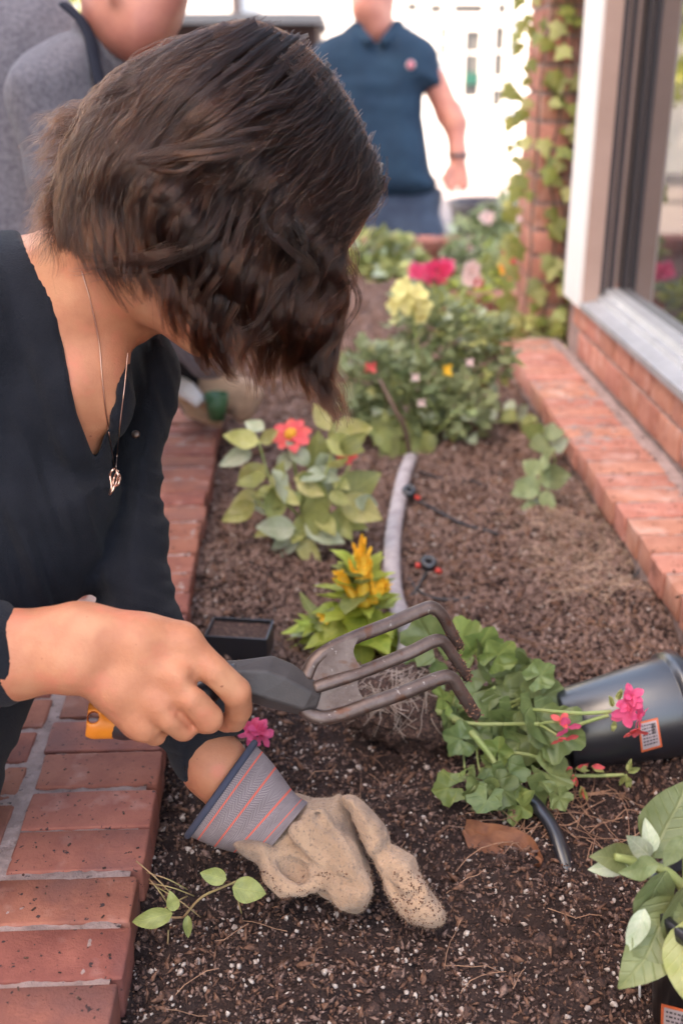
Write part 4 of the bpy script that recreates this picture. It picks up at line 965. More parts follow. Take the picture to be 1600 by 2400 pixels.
# ------------------------------------------------------------------ man beyond the bed
def seg_mesh(name, build, lo, hi, h, m, parent, it=1, disp=None):
    f = Field(lo, hi, h); build(f); V, Q = f.net(); V = smooth_mesh(V, Q, it)
    if disp: V = V+normals(V, Q)*disp(V)[:, None]
    return mk(name, V, Q, m, parent)
MD = 5.0
def PB(x0, y0, x1, y1, d0, d1):
    c = np.array([P(x, y, d) for x in (x0, x1) for y in (y0, y1) for d in (d0, d1)]); return c.min(0), c.max(0)
mroot = thing('person', 'man in a blue polo shirt and jeans standing behind the bed', 'person', (.2, 5.4, 0))
def fm(f):
    pc_(f, [(884, 70, MD, 40), (880, 20, MD, 40)], .03)
    pc_(f, [(862, 20, MD-.05, 40), (880, -60, MD, 70)], .05); f.ell(P(872, -70, MD), (.105, .12, .15), k=.04)
    pc_(f, [(868, -25, MD-.13, 12), (868, -42, MD-.12, 9)], .03)
    pc_(f, [(1016, 190, MD, 32), (1052, 268, MD, 29), (1066, 290, MD-.02, 27), (1072, 360, MD-.04, 20), (1072, 378, MD-.04, 19)], .03)
    inflate(f, [(1052, 385), (1092, 385), (1098, 415), (1088, 425), (1060, 425), (1046, 412)], MD-.04, .025, .02)
    for a, b, c, d in ((1054, 410, 1049, 444), (1064, 415, 1062, 448), (1078, 415, 1080, 446), (1090, 410, 1093, 440)): pc_(f, [(a, b, MD-.05, 7.5), ((a+c)/2, (b+d)/2, MD-.06, 7), (c, d, MD-.07, 6)], .008)
    pc_(f, [(1052, 395, MD-.06, 9), (1040, 415, MD-.08, 7), (1042, 430, MD-.08, 6)], .01)
    pc_(f, [(742, 190, MD, 32), (722, 290, MD, 27), (735, 370, MD-.1, 20), (750, 420, MD-.12, 22)], .03)
    for k in range(4): pc_(f, [(742+k*8, 425, MD-.13, 7.5), (744+k*8, 458, MD-.15, 6)], .008)
seg_mesh('body', fm, *PB(680, -200, 1120, 480, 4.72, 5.25), .009, M['skin2'], mroot)
def fp(f):
    inflate(f, [(832, 48), (795, 72), (742, 108), (722, 160), (706, 240), (750, 250), (760, 300), (752, 440), (860, 470), (1016, 452), (1005, 380), (998, 330), (994, 236), (1003, 218), (1046, 204), (1036, 160), (1022, 110), (985, 82), (936, 56), (905, 72), (884, 98), (858, 72)], MD, .13, .02)
    pc_(f, [(836, 62, MD-.04, 15), (866, 98, MD-.12, 11)], .02); pc_(f, [(932, 62, MD-.04, 15), (898, 98, MD-.12, 11)], .02)
seg_mesh('polo_shirt', fp, *PB(680, 20, 1070, 500, 4.8, 5.2), .010, M['polo'], mroot, 1, lambda V: .012*vnoise(V[:, 0]*9, V[:, 2]*4, V[:, 2]*3)+.006*vnoise(V[:, 0]*6, V[:, 2]*22, 3))
def fj(f):
    inflate(f, [(752, 430), (1015, 430), (1030, 500), (1045, 560), (1040, 700), (1030, 940), (930, 950), (915, 700), (900, 600), (885, 700), (870, 950), (780, 940), (770, 700), (752, 560)], MD+.05, .13, .02)
seg_mesh('jeans', fj, *PB(730, 400, 1070, 970, 4.85, 5.25), .012, M['denim'], mroot)
for x in (830, 980): 
    p_ = G(x, 955, .0); mk('shoe', *box((p_.x, p_.y-.05, .04), (.10, .28, .08)), M['blackp'], mroot)
hv = P(872, -95, MD)
seg_mesh('hair', lambda f: (f.ell(hv+Vector((0, .02, .02)), (.115, .13, .13), k=.01), f.ell(hv+Vector((0, -.12, -.08)), (.10, .09, .10), k=.02, mode='s')), hv-Vector((.2, .2, .2)), hv+Vector((.2, .2, .2)), .012, M['scalp'], mroot)
wp_ = P(1073, 364, MD-.04); mk('watch', *tube([wp_+Vector((.038*math.cos(a), .038*math.sin(a), 0)) for a in np.linspace(0, 2*PI, 17)], .012, 6, cap=False), M['blackp'], mroot)
ep = P(962, 152, MD-.142)
em = mk('chest_emblem', *lathe([(0, .003), (.017, .003), (.019, 0), (.0, -.003)], 20, Matrix.Translation(ep)@Matrix.Rotation(PI/2, 4, 'X')), M['pale'], mroot)
mk('mark', *lathe([(0, .002), (.008, .002), (.009, 0)], 10, Matrix.Translation(ep+Vector((0, -.004, .0)))@Matrix.Rotation(PI/2, 4, 'X')@Matrix.Scale(1.8, 4, (0, 1, 0))), M['rose'], em)

# ------------------------------------------------------------------ person in the grey sweatshirt
GD = 1.85
groot = thing('person', 'person in a grey marl sweatshirt standing behind the woman, face out of frame', 'person', (-.9, 1.9, 0))
def fg(f):
    inflate(f, [(196, -60), (200, 30), (228, 85), (262, 125), (330, 150), (400, 90), (436, 20), (446, -60), (440, -330), (330, -400), (210, -330)], GD-.12, .085, .02)
    pc_(f, [(255, 110, GD-.05, 60), (310, 30, GD-.10, 95)], .04)
    pc_(f, [(345, 60, GD-.17, 30), (410, -60, GD-.17, 26)], .03); pc_(f, [(262, -60, GD-.205, 20), (268, -10, GD-.205, 12)], .02)
seg_mesh('body', fg, P(150, 250, GD)-Vector((.1, .35, .1)), P(480, -440, GD)+Vector((.1, .35, .1)), .006, M['skin2'], groot)
def fs(f):
    inflate(f, [(-420, 40), (-160, -60), (20, -70), (120, -40), (165, 10), (205, 62), (238, 130), (300, 250), (330, 500), (340, 800), (100, 900), (-420, 900)], GD+.05, .16, .01)
    inflate(f, [(12, 195), (40, 130), (90, 98), (150, 80), (205, 75), (250, 150), (300, 300), (420, 560), (560, 800), (470, 880), (300, 700), (170, 560), (95, 470), (45, 330)], GD-.10, .085, .03, grad=(.0006, 0))
    pc_(f, [(195, 55, GD-.1, 24), (245, 120, GD-.11, 24), (300, 165, GD-.11, 20)], .02)
seg_mesh('sweatshirt', fs, P(-420, 950, GD)-Vector((.1, .3, .05)), P(600, -100, GD)+Vector((.1, .5, .1)), .008, M['grey_knit'], groot, 1, lambda V: .010*vnoise(V[:, 0]*12+V[:, 2]*5, V[:, 2]*4, V[:, 1]*8)+.004*vnoise(V[:, 0]*30, V[:, 2]*18, 3))
mk('bag_strap', *tube(catmull([P(150, 10, GD-.145), P(188, 45, GD-.15), (P(212, 90, GD-.16)), P(222, 140, GD-.17), P(240, 210, GD-.18)], 20), .012, 8, .4), M['pants'], groot)
GL = 2.30
def fa(f):
    pc_(f, [(300, 620, GD, 70), (400, 760, 2.1, 60), (440, 870, GL, 62), (470, 940, GL, 50)], .02)
seg_mesh('black_sleeve', fa, P(200, 1000, 2.3)-Vector((.1, .7, .1)), P(560, 560, 1.8)+Vector((.2, .6, .1)), .008, M['knit'], groot)
def fgl(f):
    inflate(f, [(480, 858), (530, 850), (560, 878), (600, 895), (618, 920), (610, 950), (585, 985), (560, 992), (535, 970), (520, 975), (500, 960), (480, 965), (465, 930), (462, 890)], GL-.05, .035, .01)
    pc_(f, [(470, 950, GL-.06, 14), (430, 930, GL-.06, 16), (450, 965, GL-.06, 15), (510, 990, GL-.06, 14)], .01)
seg_mesh('work_glove', fgl, P(400, 1010, GL)-Vector((.02, .15, .02)), P(640, 840, GL)+Vector((.05, .15, .02)), .005, M['glove'], groot)
mk('glove_cuff', *tube([P(460, 845, GL-.02), P(505, 862, GL-.04)], [.055, .05], 14, .6), M['grey_knit'], groot)
p_ = G(452, 960, .72)
tag(mk('seedling_pot', *lathe([(0, .0), (.016, .0), (.024, .052), (.022, .052), (.015, .005), (0, .005)], 20, Matrix.Translation(P(508, 948, GL-.10)-Vector((0, 0, .03)))), mat('green_plastic', (.05, .14, .06), .4)), 'small dark green pot held in the distant beige glove', 'pot')
tag(mk('folded_cloth', *tube(catmull([P(415, 890, GL-.1), P(440, 915, GL-.1), P(472, 945, GL-.1)], 10), [.022, .03, .02], 10, .45), M['white']), 'crumpled pale cloth beside the distant glove', 'cloth')

# ------------------------------------------------------------------ hand fork
fk = thing('hand_fork', 'three pronged steel hand fork held by its black handle above the bed', 'garden tool', tuple(P(620, 1610, .98)))
def line(pts, n=40): return catmull([P(*p) for p in pts], n)
for pts in ([(716, 1588, .965), (735, 1550, .968), (775, 1520, .972), (835, 1492, .98), (915, 1461, .99), (985, 1431, 1.00), (1012, 1424, 1.003), (1034, 1440, 1.008), (1058, 1484, 1.02), (1076, 1514, 1.03)],
            [(735, 1612, .962), (790, 1594, .966), (852, 1573, .972), (956, 1531, .984), (1012, 1504, .992), (1036, 1503, .996), (1056, 1528, 1.003), (1078, 1562, 1.013), (1094, 1588, 1.022)],
            [(706, 1640, .962), (718, 1668, .962), (755, 1682, .963), (800, 1674, .966), (873, 1648, .971), (956, 1619, .98), (1028, 1590, .988), (1058, 1590, .992), (1080, 1622, 1.0), (1100, 1652, 1.01), (1116, 1678, 1.018)]):
    m = len(pts)
    mk('tine', *tube(line(pts, 60), [.0062, .0064, .0064, .0066, .0066, .0066, .0066, .0064, .0052], 12, .8, up=(0, -.3, 1)), M['steel'], fk)
tips = []
for (x0, y0, d0), (x1, y1, d1) in (((1048, 1468, 1.015), (1076, 1514, 1.03)), ((1064, 1540, 1.006), (1094, 1588, 1.022)), ((1084, 1632, 1.002), (1116, 1678, 1.018))):
    a, b = P(x0, y0, d0), P(x1, y1, d1)
    for _ in range(110):
        n = Vector((random.gauss(0, 1), random.gauss(0, 1), random.gauss(0, 1))).normalized(); t_ = random.random()**.7; s_ = random.uniform(.0005, .0013)
        tips.append(box(a+(b-a)*t_+n*.0058, (s_*2, s_, s_), Matrix.Rotation(random.uniform(0, PI), 3, n)))
tag(mk('caked_soil', *merge(*tips), M['chip'], fk, smooth=False), kind='stuff')
def plate(name, poly, d0, th, m, parent, grad=(0, 0), smooth=2):
    if smooth > 1: poly = smooth_poly(poly, smooth)
    cx, cy = np.mean([p[0] for p in poly]), np.mean([p[1] for p in poly]); n = len(poly)
    dd = [d0+grad[0]*(x-cx)+grad[1]*(y-cy) for x, y in poly]
    V = [P(x, y, d-th/2) for (x, y), d in zip(poly, dd)]+[P(x, y, d+th/2) for (x, y), d in zip(poly, dd)]
    return mk(name, V, [tuple(range(n)), tuple(range(n, 2*n))[::-1]]+[(k, n+k, n+(k+1) % n, (k+1) % n) for k in range(n)], m, parent, smooth=False)
plate('blade_web', [(712, 1590), (724, 1566), (757, 1528), (800, 1506), (838, 1494), (832, 1512), (828, 1528), (836, 1550), (852, 1572), (842, 1584), (838, 1602), (842, 1622), (856, 1648), (835, 1664), (790, 1676), (757, 1680), (722, 1664), (704, 1640)], .969, .004, M['steel'], fk, (.00005, 0))
# faceted rubber socket
def facet(sections, m, name, parent):
    V = []; n = 6; Fc = []
    for (x, y, d, rw, rh, dx, dy) in sections:
        c = P(x, y, d); ax = (P(x+dx, y+dy, d)-c).normalized(); vw = (c-CAMP).normalized(); sd = ax.cross(vw).normalized(); vw = sd.cross(ax)
        for k in range(n):
            a = 2*PI*(k+.5)/n+.35; V.append(c+sd*math.cos(a)*rw*d/F+vw*math.sin(a)*rh)
    for i in range(len(sections)-1):
        for k in range(n): Fc.append((i*n+k, i*n+(k+1) % n, (i+1)*n+(k+1) % n, (i+1)*n+k))
    Fc += [tuple(range(n))[::-1], tuple(range((len(sections)-1)*n, len(sections)*n))]
    me = to_mesh(name, V, Fc, m, False); o = obj(name, me, parent)
    b = o.modifiers.new('b', 'BEVEL'); b.width = .0022; b.segments = 3; b.limit_method = 'ANGLE'; b.angle_limit = .3
    return o
facet([(500, 1580, .945, 34, .012, 10, 3), (545, 1586, .950, 42, .015, 10, 3), (622, 1594, .957, 62, .019, 10, 3), (660, 1608, .960, 60, .018, 10, 5), (722, 1636, .965, 46, .014, 10, 5), (748, 1640, .967, 26, .009, 10, 3)], M['rubber'], 'socket', fk)
mk('handle', *tube(line([(262, 1700, .935), (300, 1700, .932), (380, 1672, .932), (450, 1640, .935), (505, 1600, .942), (550, 1588, .95)], 30), [.010, .0125, .0145, .0145, .013, .014], 14), M['blackp'], fk)
# orange hanging loop at the end of the handle
hp = P(248, 1688, .935)
V1, F1 = [], []
c0, c1 = P(290, 1704, .934), P(212, 1672, .936); ax = (c1-c0); L0 = ax.length; ax.normalize(); vw = (c0-CAMP).normalized(); sd = ax.cross(vw).normalized()
ring = []
for i in range(9):
    t_ = i/8; wd_ = .0155*(1-.25*t_**2)
    ring.append((c0+ax*L0*t_, wd_))
f_ = Field(P(170, 1780, .935)-Vector((.01, .03, .01)), P(320, 1600, .935)+Vector((.01, .03, .01)), .0010)
A_, B_ = P(226, 1688, .932), P(262, 1690, .936)
f_.cap(A_, B_, .0158, .0148, 0); f_.cap(P(262, 1690, .936), P(282, 1696, .934), .013, .010, .003)
vv = (A_-CAMP).normalized(); f_.cap(A_-vv*.03+Vector((-.003, 0, .0035)), A_+vv*.03+Vector((-.001, 0, .0015)), .0050, .0046, .002, 's'); f_.plane(P(204, 1688, .932), P(204, 1688, .932)-P(262, 1692, .936))
lV, lQ = f_.net(); mk('hanging_loop', smooth_mesh(lV, lQ, 2), lQ, M['orange'], fk)
# ================================================================== plants
_lc = {}
def leaf_mesh(kind, m):
    """unit leaves: base at the origin, tip at +Y 1, face up +Z"""
    key = (kind, m)
    if key in _lc: return random.choice(_lc[key])
    out = []
    for s in range(4):
        r = random.Random(hash(kind) % 97+s); V = []; Fc = []
        if kind == 'geranium':                        # lobed round leaf, slightly cupped
            n = 30; V.append((0, .42, 0))
            for ring, q in ((1, .5), (2, 1.0)):
                for k in range(n):
                    a = -PI/2+.22+(2*PI-.44)*k/(n-1); lob = 1+.13*math.sin(a*5+.5)*q+.05*math.sin(a*13+s)*q
                    x = .52*q*lob*math.cos(a); y = .42+.50*q*lob*math.sin(a); V.append((x, y, .10*q*q+.06*q*math.sin(a*5+s)+r.uniform(-.012, .012)))
            for k in range(n-1):
                Fc.append((0, 1+k, 2+k)); Fc.append((1+k, 1+n+k, 2+n+k, 2+k))
        elif kind == 'ivy':
            prof = [(0, 0), (.34, -.10), (.30, .12), (.60, .30), (.30, .48), (.22, .70), (0, 1.0)]
            L_ = [(x*r.uniform(.9, 1.1), y, -abs(x)*.25) for x, y in prof]; V = L_+[(-x, y, z) for x, y, z in L_[1:-1]]
            V.append((0, .35, .04)); c = len(V)-1; n = len(L_); order = list(range(n))+list(range(len(V)-2, n-1, -1))
            Fc = [(c, order[k], order[(k+1) % len(order)]) for k in range(len(order))]
        else:
            nl = 9; wd = {'ovate': .30, 'lance': .17, 'round': .42, 'long': .12, 'tooth': .27, 'petal': .34, 'small': .34}[kind]
            curl = r.uniform(.12, .42) if kind != 'petal' else .15; tw = r.uniform(-.25, .25)
            for i in range(nl+1):
                t = i/nl
                if kind in ('round', 'petal'): w_ = wd*math.sin(PI*min(1, t**.8*1.0))**.7*(1 if kind == 'round' else (.6+.7*t))
                elif kind == 'tooth': w_ = wd*math.sin(PI*t**.75)**.8*(1+.16*(i % 2))
                else: w_ = wd*math.sin(PI*t**.78)**.85
                if i in (0, nl): w_ = .012
                z = -curl*t*t+.06*math.sin(t*6+s)
                for k, (u, zz) in enumerate(((-1, .22), (-.5, .07), (0, -.0), (.5, .07), (1, .22))):
                    rp = .035*math.sin(t*13+u*2+s)*abs(u)
                    x = u*w_; V.append((x*math.cos(tw*t)-0, t, z+zz*w_*1.2+rp*w_*3+x*math.sin(tw*t)))
            for i in range(nl):
                for k in range(4): a = i*5+k; Fc.append((a, a+1, a+6, a+5))
        me = to_mesh('leaf', V, Fc, M[m]); out.append(me)
    _lc[key] = out
    return random.choice(out)
def aim(d, up):
    y = Vector(d).normalized(); z = Vector(up); z = z-y*z.dot(y)
    if z.length < 1e-4: z = Vector((1, 0, 0))-y*y.x
    z.normalize(); x = y.cross(z)
    return Matrix((x, y, z)).transposed()
def leaf(root, kind, m, p, d, up, size, wide=1.0, name='leaf'):
    o = bpy.data.objects.new(name, leaf_mesh(kind, m)); link(o, root)
    R = aim(d, up)@Matrix.Diagonal((size*wide, size, size))
    off = Vector((0, 0, 0)); q = root
    while q is not None: off += q.location; q = q.parent
    o.matrix_local = Matrix.Translation(Vector(p)-off)@R.to_4x4()
    return o
def rv(a=1.0): return Vector((random.uniform(-a, a), random.uniform(-a, a), random.uniform(-a, a)))
UP = Vector((0, 0, 1)); TOCAM = Vector((0, -CP, SP+.3)).normalized()
def blossom(root, c, nrm, n, size, m, kind='petal', centre=None, layers=1, cup=.25, jit=.15, wide=1.0):
    nrm = Vector(nrm).normalized(); a0 = nrm.orthogonal().normalized(); b0 = nrm.cross(a0)
    hd = bpy.data.objects.new('flower', None); link(hd, root); hd.location = Vector(c)-root.location; hd.empty_display_size = .01
    for l in range(layers):
        for k in range(n):
            a = 2*PI*(k+.5*l)/n+random.uniform(-jit, jit); d = a0*math.cos(a)+b0*math.sin(a)+nrm*(cup+.45*l+random.uniform(-jit, jit))
            leaf(hd, kind, m, Vector(c)+nrm*.001*l, d, nrm, size*(1-.18*l)*random.uniform(.88, 1.08), wide, 'petal')
    if centre:
        mm_ = Matrix.Translation(Vector(c))@nrm.to_track_quat('Z', 'Y').to_matrix().to_4x4(); rr = size*.32
        mk('flower_centre', *lathe([(0, rr*.8), (rr*.6, rr*.7), (rr, rr*.2), (rr*.8, -.001)], 14, mm_), M[centre], hd)
    return hd

# zinnia with one open coral flower
def gp(x, y, z=None): p = G(x, y, .71); p.z = float(soil_z(p.x, p.y)) if z is None else z; return p
zb0 = gp(715, 1300); ZD = (zb0.y*CP+(HC-zb0.z)*SP)
zn = thing('zinnia', 'young zinnia with pale green leaves and one open red flower', 'flower plant', tuple(zb0))
fc = P(682, 1018, ZD-.04)
stems = [tube(catmull([zb0, P(705, 1180, ZD-.01), P(690, 1090, ZD-.02), fc], 16), [.0035, .0028, .0022], 7)]
st2 = [((700, 1210), (640, 1140), (606, 1035)), ((712, 1210), (760, 1120), (790, 1010)), ((715, 1240), (770, 1180), (820, 1090)), ((705, 1240), (640, 1210), (590, 1160)), ((715, 1250), (720, 1200), (745, 1100))]
for a in st2: stems.append(tube(catmull([P(a[0][0], a[0][1], ZD-.01), P(a[1][0], a[1][1], ZD-.02-.02*random.random()), P(a[2][0], a[2][1], ZD-.03-.03*random.random())], 12), [.0026, .0018], 6))
mk('stem', *merge(*stems), M['stem'], zn)
zl = [(606, 1035, -62, -12, 80, 'leaf_zinnia'), (620, 1010, -40, -22, 60, 'leaf_pale'), (606, 1035, 60, -30, 55, 'leaf_zinnia'), (590, 1060, -70, 22, 75, 'leaf_pale'), (620, 1090, -55, 40, 80, 'leaf_zinnia'), (625, 1120, -60, 10, 70, 'leaf_bushl'), (640, 1100, 30, 50, 80, 'leaf_pale'),
      (610, 1160, -60, 30, 80, 'leaf_zinnia'), (600, 1180, -70, 35, 90, 'leaf_zinnia'), (650, 1150, -10, 60, 75, 'leaf_bushl'), (735, 1110, 10, -70, 95, 'leaf_bushl'), (740, 1150, 0, 60, 100, 'leaf_bushl'), (720, 1090, -30, -40, 70, 'leaf_pale'), (725, 1100, 60, 20, 70, 'leaf_pale'),
      (770, 1010, -30, -60, 70, 'leaf_zinnia'), (770, 1020, 70, -12, 100, 'leaf_zinnia'), (765, 1030, 60, 20, 85, 'leaf_zinnia'), (800, 1060, 50, -40, 70, 'leaf_bushl'), (770, 1180, 90, -55, 135, 'leaf_bushl'), (800, 1170, 70, 35, 100, 'leaf_zinnia'), (780, 1200, 60, 30, 90, 'leaf_bushl'), (780, 1200, 40, 60, 80, 'leaf_zinnia'),
      (700, 1240, 20, 60, 80, 'leaf_pale'), (715, 1230, 60, 25, 95, 'leaf_pale'), (700, 1250, -60, 45, 85, 'leaf_pale'), (690, 1240, -65, -5, 90, 'leaf_pale'), (700, 1270, 45, 45, 70, 'leaf_zinnia'), (660, 1190, -40, -30, 60, 'leaf_bushl'), (680, 1060, -20, 35, 60, 'leaf_pale'), (750, 1060, 25, 50, 75, 'leaf_pale'), (650, 1230, -60, 30, 60, 'leaf_zinnia'), (600, 1160, 60, -20, 55, 'leaf_zinnia'), (660, 1120, 0, 40, 65, 'leaf_zinnia'), (700, 1180, 30, -30, 60, 'leaf_bushl'), (745, 1200, 30, 40, 70, 'leaf_zinnia'), (830, 1170, 50, 15, 60, 'leaf_pale')]
for _ in range(22):
    x, y = random.uniform(630, 790), random.uniform(1090, 1240); a_ = random.uniform(0, 2*PI); zl.append((x, y, 45*math.cos(a_), 30*math.sin(a_)+10, random.uniform(45, 70), random.choice(['leaf_zinnia', 'leaf_bushl', 'leaf_pale', 'leaf_zinnia'])))
for x, y, dx, dy, s, m in zl:
    d0 = ZD-.035+random.uniform(-.03, .03); a = P(x, y, d0); b = P(x+dx, y+dy, d0-random.uniform(-.02, .03))
    leaf(zn, 'ovate', m, a, b-a, TOCAM+rv(.45), s*1.05*ZD/F, random.uniform(.85, 1.15))
blossom(zn, fc, (-.15, -.55, .85), 8, .036, 'coral', centre='seed', cup=.10, jit=.1, wide=.95)
blossom(zn, P(806, 1072, ZD), (.2, -.7, .6), 6, .022, 'coral', cup=.6)

# orange celosia
cb = gp(842, 1500); CDp = 1.50
ce = thing('celosia', 'lime green celosia with a feathery orange plume', 'flower plant', tuple(cb))
mk('stem', *tube(catmull([cb, P(846, 1440, CDp), P(850, 1390, CDp), P(846, 1300, CDp)], 12), [.004, .003], 7), M['stem'], ce)
for k in range(44):
    a = 2*PI*k*.381966*1.0; t = k/44; c = P(846-4*(1-t), 1495-150*t, CDp)
    el = -.15+1.0*t+random.uniform(-.15, .15); d = Vector((math.cos(a)*math.cos(el), math.sin(a)*math.cos(el), math.sin(el)))
    leaf(ce, 'tooth', random.choice(['leaf_lime', 'leaf_lime', 'leaf_lime', 'leaf_bushl']), c, d, UP+rv(.3), (.078-.030*t)*random.uniform(.8, 1.2), .95)
def plume(base, tip, w0, n, s):
    base, tip = Vector(base), Vector(tip); ax = tip-base; h = bpy.data.objects.new('plume', None); link(h, ce); h.location = base-ce.location; h.empty_display_size = .01
    f = Field(np.minimum(base, tip)-.02, np.maximum(base, tip)+.02, .0016); f.cap(base, tip, w0*.42, w0*.06, 0); an = ax.normalized()
    br = []
    for k in range(9):
        t = .08+.085*k; a = k*2.4; o1 = ax.orthogonal().normalized(); o2 = an.cross(o1); out = o1*math.cos(a)+o2*math.sin(a); L = w0*1.15*(1-t*.9); p0 = base+ax*t; p1 = p0+out*L*.62+an*L*1.5; f.cap(p0, p1, w0*.18, w0*.05, .002); br.append((p0, p1))
    V, Q = f.net(); mk('plume_core', V, Q, M['celosia'], h)
    for k in range(n):
        if k % 2: p0, p1 = base+ax*.25, tip
        else: p0, p1 = br[(k//2) % len(br)]
        t = random.random(); d = (p1-p0).normalized(); o = d.orthogonal().normalized(); o.rotate(Matrix.Rotation(random.uniform(0, 2*PI), 3, d)); leaf(h, 'lance', 'celosia', p0+(p1-p0)*t, o*.55+d*1.6, o, s*(1-.5*t)*random.uniform(.7, 1.2), 1.6, 'floret')
plume(P(852, 1408, CDp-.01), P(846, 1268, CDp-.02), .028, 210, .020)
plume(P(826, 1396, CDp-.015), P(796, 1345, CDp-.02), .017, 50, .017); plume(P(872, 1405, CDp-.015), P(900, 1372, CDp-.02), .017, 50, .017); plume(P(880, 1410, CDp-.02), P(868, 1350, CDp-.02), .010, 20, .012)
# small companion seedling left of it, with a tiny orange bloom
sb = gp(745, 1505); sx = thing('marigold_seedling', 'small low seedling with narrow leaves and a tiny orange bloom', 'seedling', tuple(sb))
mk('stem', *tube([sb, sb+Vector((0, 0, .03))], .0015, 5), M['stem'], sx)
for k in range(34):
    a = random.uniform(0, 2*PI); el = random.uniform(.0, .9); d = Vector((math.cos(a)*math.cos(el), math.sin(a)*math.cos(el), math.sin(el)))
    leaf(sx, 'long', random.choice(['leaf_lime', 'leaf_pale', 'leaf_bushl']), sb+Vector((0, 0, .005+.03*random.random())), d, UP+rv(.4), random.uniform(.025, .048), 1.6)
blossom(sx, sb+Vector((.010, -.01, .045)), (0, -.6, .8), 6, .012, 'celosia', cup=.3)

def above(y, d, m=.014): return min(d, .737/(SP+(y-1200)/F*CP)-m)
# uprooted geranium lying on its side
RD = 1.30
gr = thing('geranium', 'uprooted geranium lying on its side with pink flowers and lobed leaves', 'flower plant', tuple(P(960, 1690, RD)))
rbf = Field(P(820, 1790, RD)-Vector((.02, .12, .03)), P(1100, 1530, RD)+Vector((.03, .12, .03)), .0028)
inflate(rbf, [(836, 1600), (880, 1570), (960, 1548), (1010, 1570), (1040, 1650), (1060, 1720), (1045, 1770), (990, 1775), (900, 1745), (820, 1700), (812, 1650)], RD+.01, .055, .01)
rV, rQ = rbf.net(); rN = normals(rV, rQ); rV = rV+rN*(.005*fbm(rV[:, 0]*90, rV[:, 1]*90, rV[:, 2]*90, 3))[:, None]
rb = mk('root_ball', rV, rQ, M['crumb'], gr)
rt = bvh((rV, rQ)); rs = []
for _ in range(85):
    x, y = random.uniform(835, 1035), random.uniform(1560, 1700); a = random.gauss(PI/2+.2, .8); L_ = random.uniform(25, 90)
    if random.random() < .6: x, y = random.uniform(850, 1000), random.uniform(1560, 1640)
    k = random.uniform(-1.2, 1.2); q = [(x, y)]
    for i in range(5): q.append((q[-1][0]+math.cos(a+k*i/5)*L_/5, q[-1][1]+math.sin(a+k*i/5)*L_/5))
    pts = []
    for i, (u, v_) in enumerate(q):
        h = rt.ray_cast(CAMP, (P(u, v_, 1)-CAMP).normalized())
        if h[0] is None: break
        pts.append(h[0]-(h[0]-CAMP).normalized()*(.0005+.002*math.sin(i/5*PI)*random.random()))
    if len(pts) > 2: rs.append(tube(pts, random.uniform(.0004, .0009), 4, cap=False))
mk('roots', *merge(*rs), M['root'], rb)
tag(rb.children[0], kind='stuff')
hub = (1065, 1665)
mk('stem', *tube(line([(1010, 1660, RD-.01), (1075, 1690, RD-.03), (1120, 1735, RD-.055), (1160, 1790, RD-.075), (1175, 1830, RD-.10)], 16), [.0045, .0038, .003], 8), M['stem'], gr)
gstems = [[(1060, 1690, RD-.03), (1120, 1697, RD-.05), (1200, 1697, RD-.06), (1262, 1697, RD-.065)], [(1215, 1660, RD-.05), (1290, 1667, RD-.06), (1360, 1672, RD-.07), (1432, 1668, RD-.075)], [(1330, 1708, RD-.06), (1380, 1690, RD-.07), (1425, 1676, RD-.075)],
          [(1165, 1762, RD-.045), (1230, 1768, RD-.06), (1290, 1785, RD-.065), (1335, 1800, RD-.065)], [(1330, 1818, RD-.06), (1400, 1818, RD-.065), (1462, 1816, RD-.07)], [(1130, 1750, RD-.04), (1090, 1760, RD-.03), (1050, 1770, RD-.03)], [(1190, 1800, RD-.04), (1225, 1830, RD-.045)],
          [(1080, 1700, RD-.03), (1085, 1760, RD-.03), (1088, 1800, RD-.03)], [(1115, 1740, RD-.03), (1120, 1790, RD-.03), (1128, 1820, RD-.03)], [(1050, 1680, RD), (1080, 1600, RD), (1110, 1540, RD)], [(1060, 1680, RD), (1120, 1640, RD-.02), (1160, 1610, RD-.03)], [(1180, 1670, RD-.02), (1225, 1640, RD-.04)],
          [(1190, 1650, RD-.03), (1235, 1632, RD-.05)], [(1262, 1697, RD-.065), (1300, 1720, RD-.07), (1318, 1738, RD-.07)], [(1262, 1697, RD-.065), (1290, 1692, RD-.07), (1310, 1694, RD-.07)]]
gstems = [[(x, y, d-(.045*max(0, min(1, (x-1200)/80)) if y < 1775 else .01)) for x, y, d in s_] for s_ in gstems]; gstems = [[(x, y, above(y, d)) for x, y, d in s_] for s_ in gstems]
mk('flower_stalk', *merge(*[tube(line(s_, 12), .0021 if i not in (7, 8, 13, 14) else .0013, 7) for i, s_ in enumerate(gstems)]), M['stem'], gr)
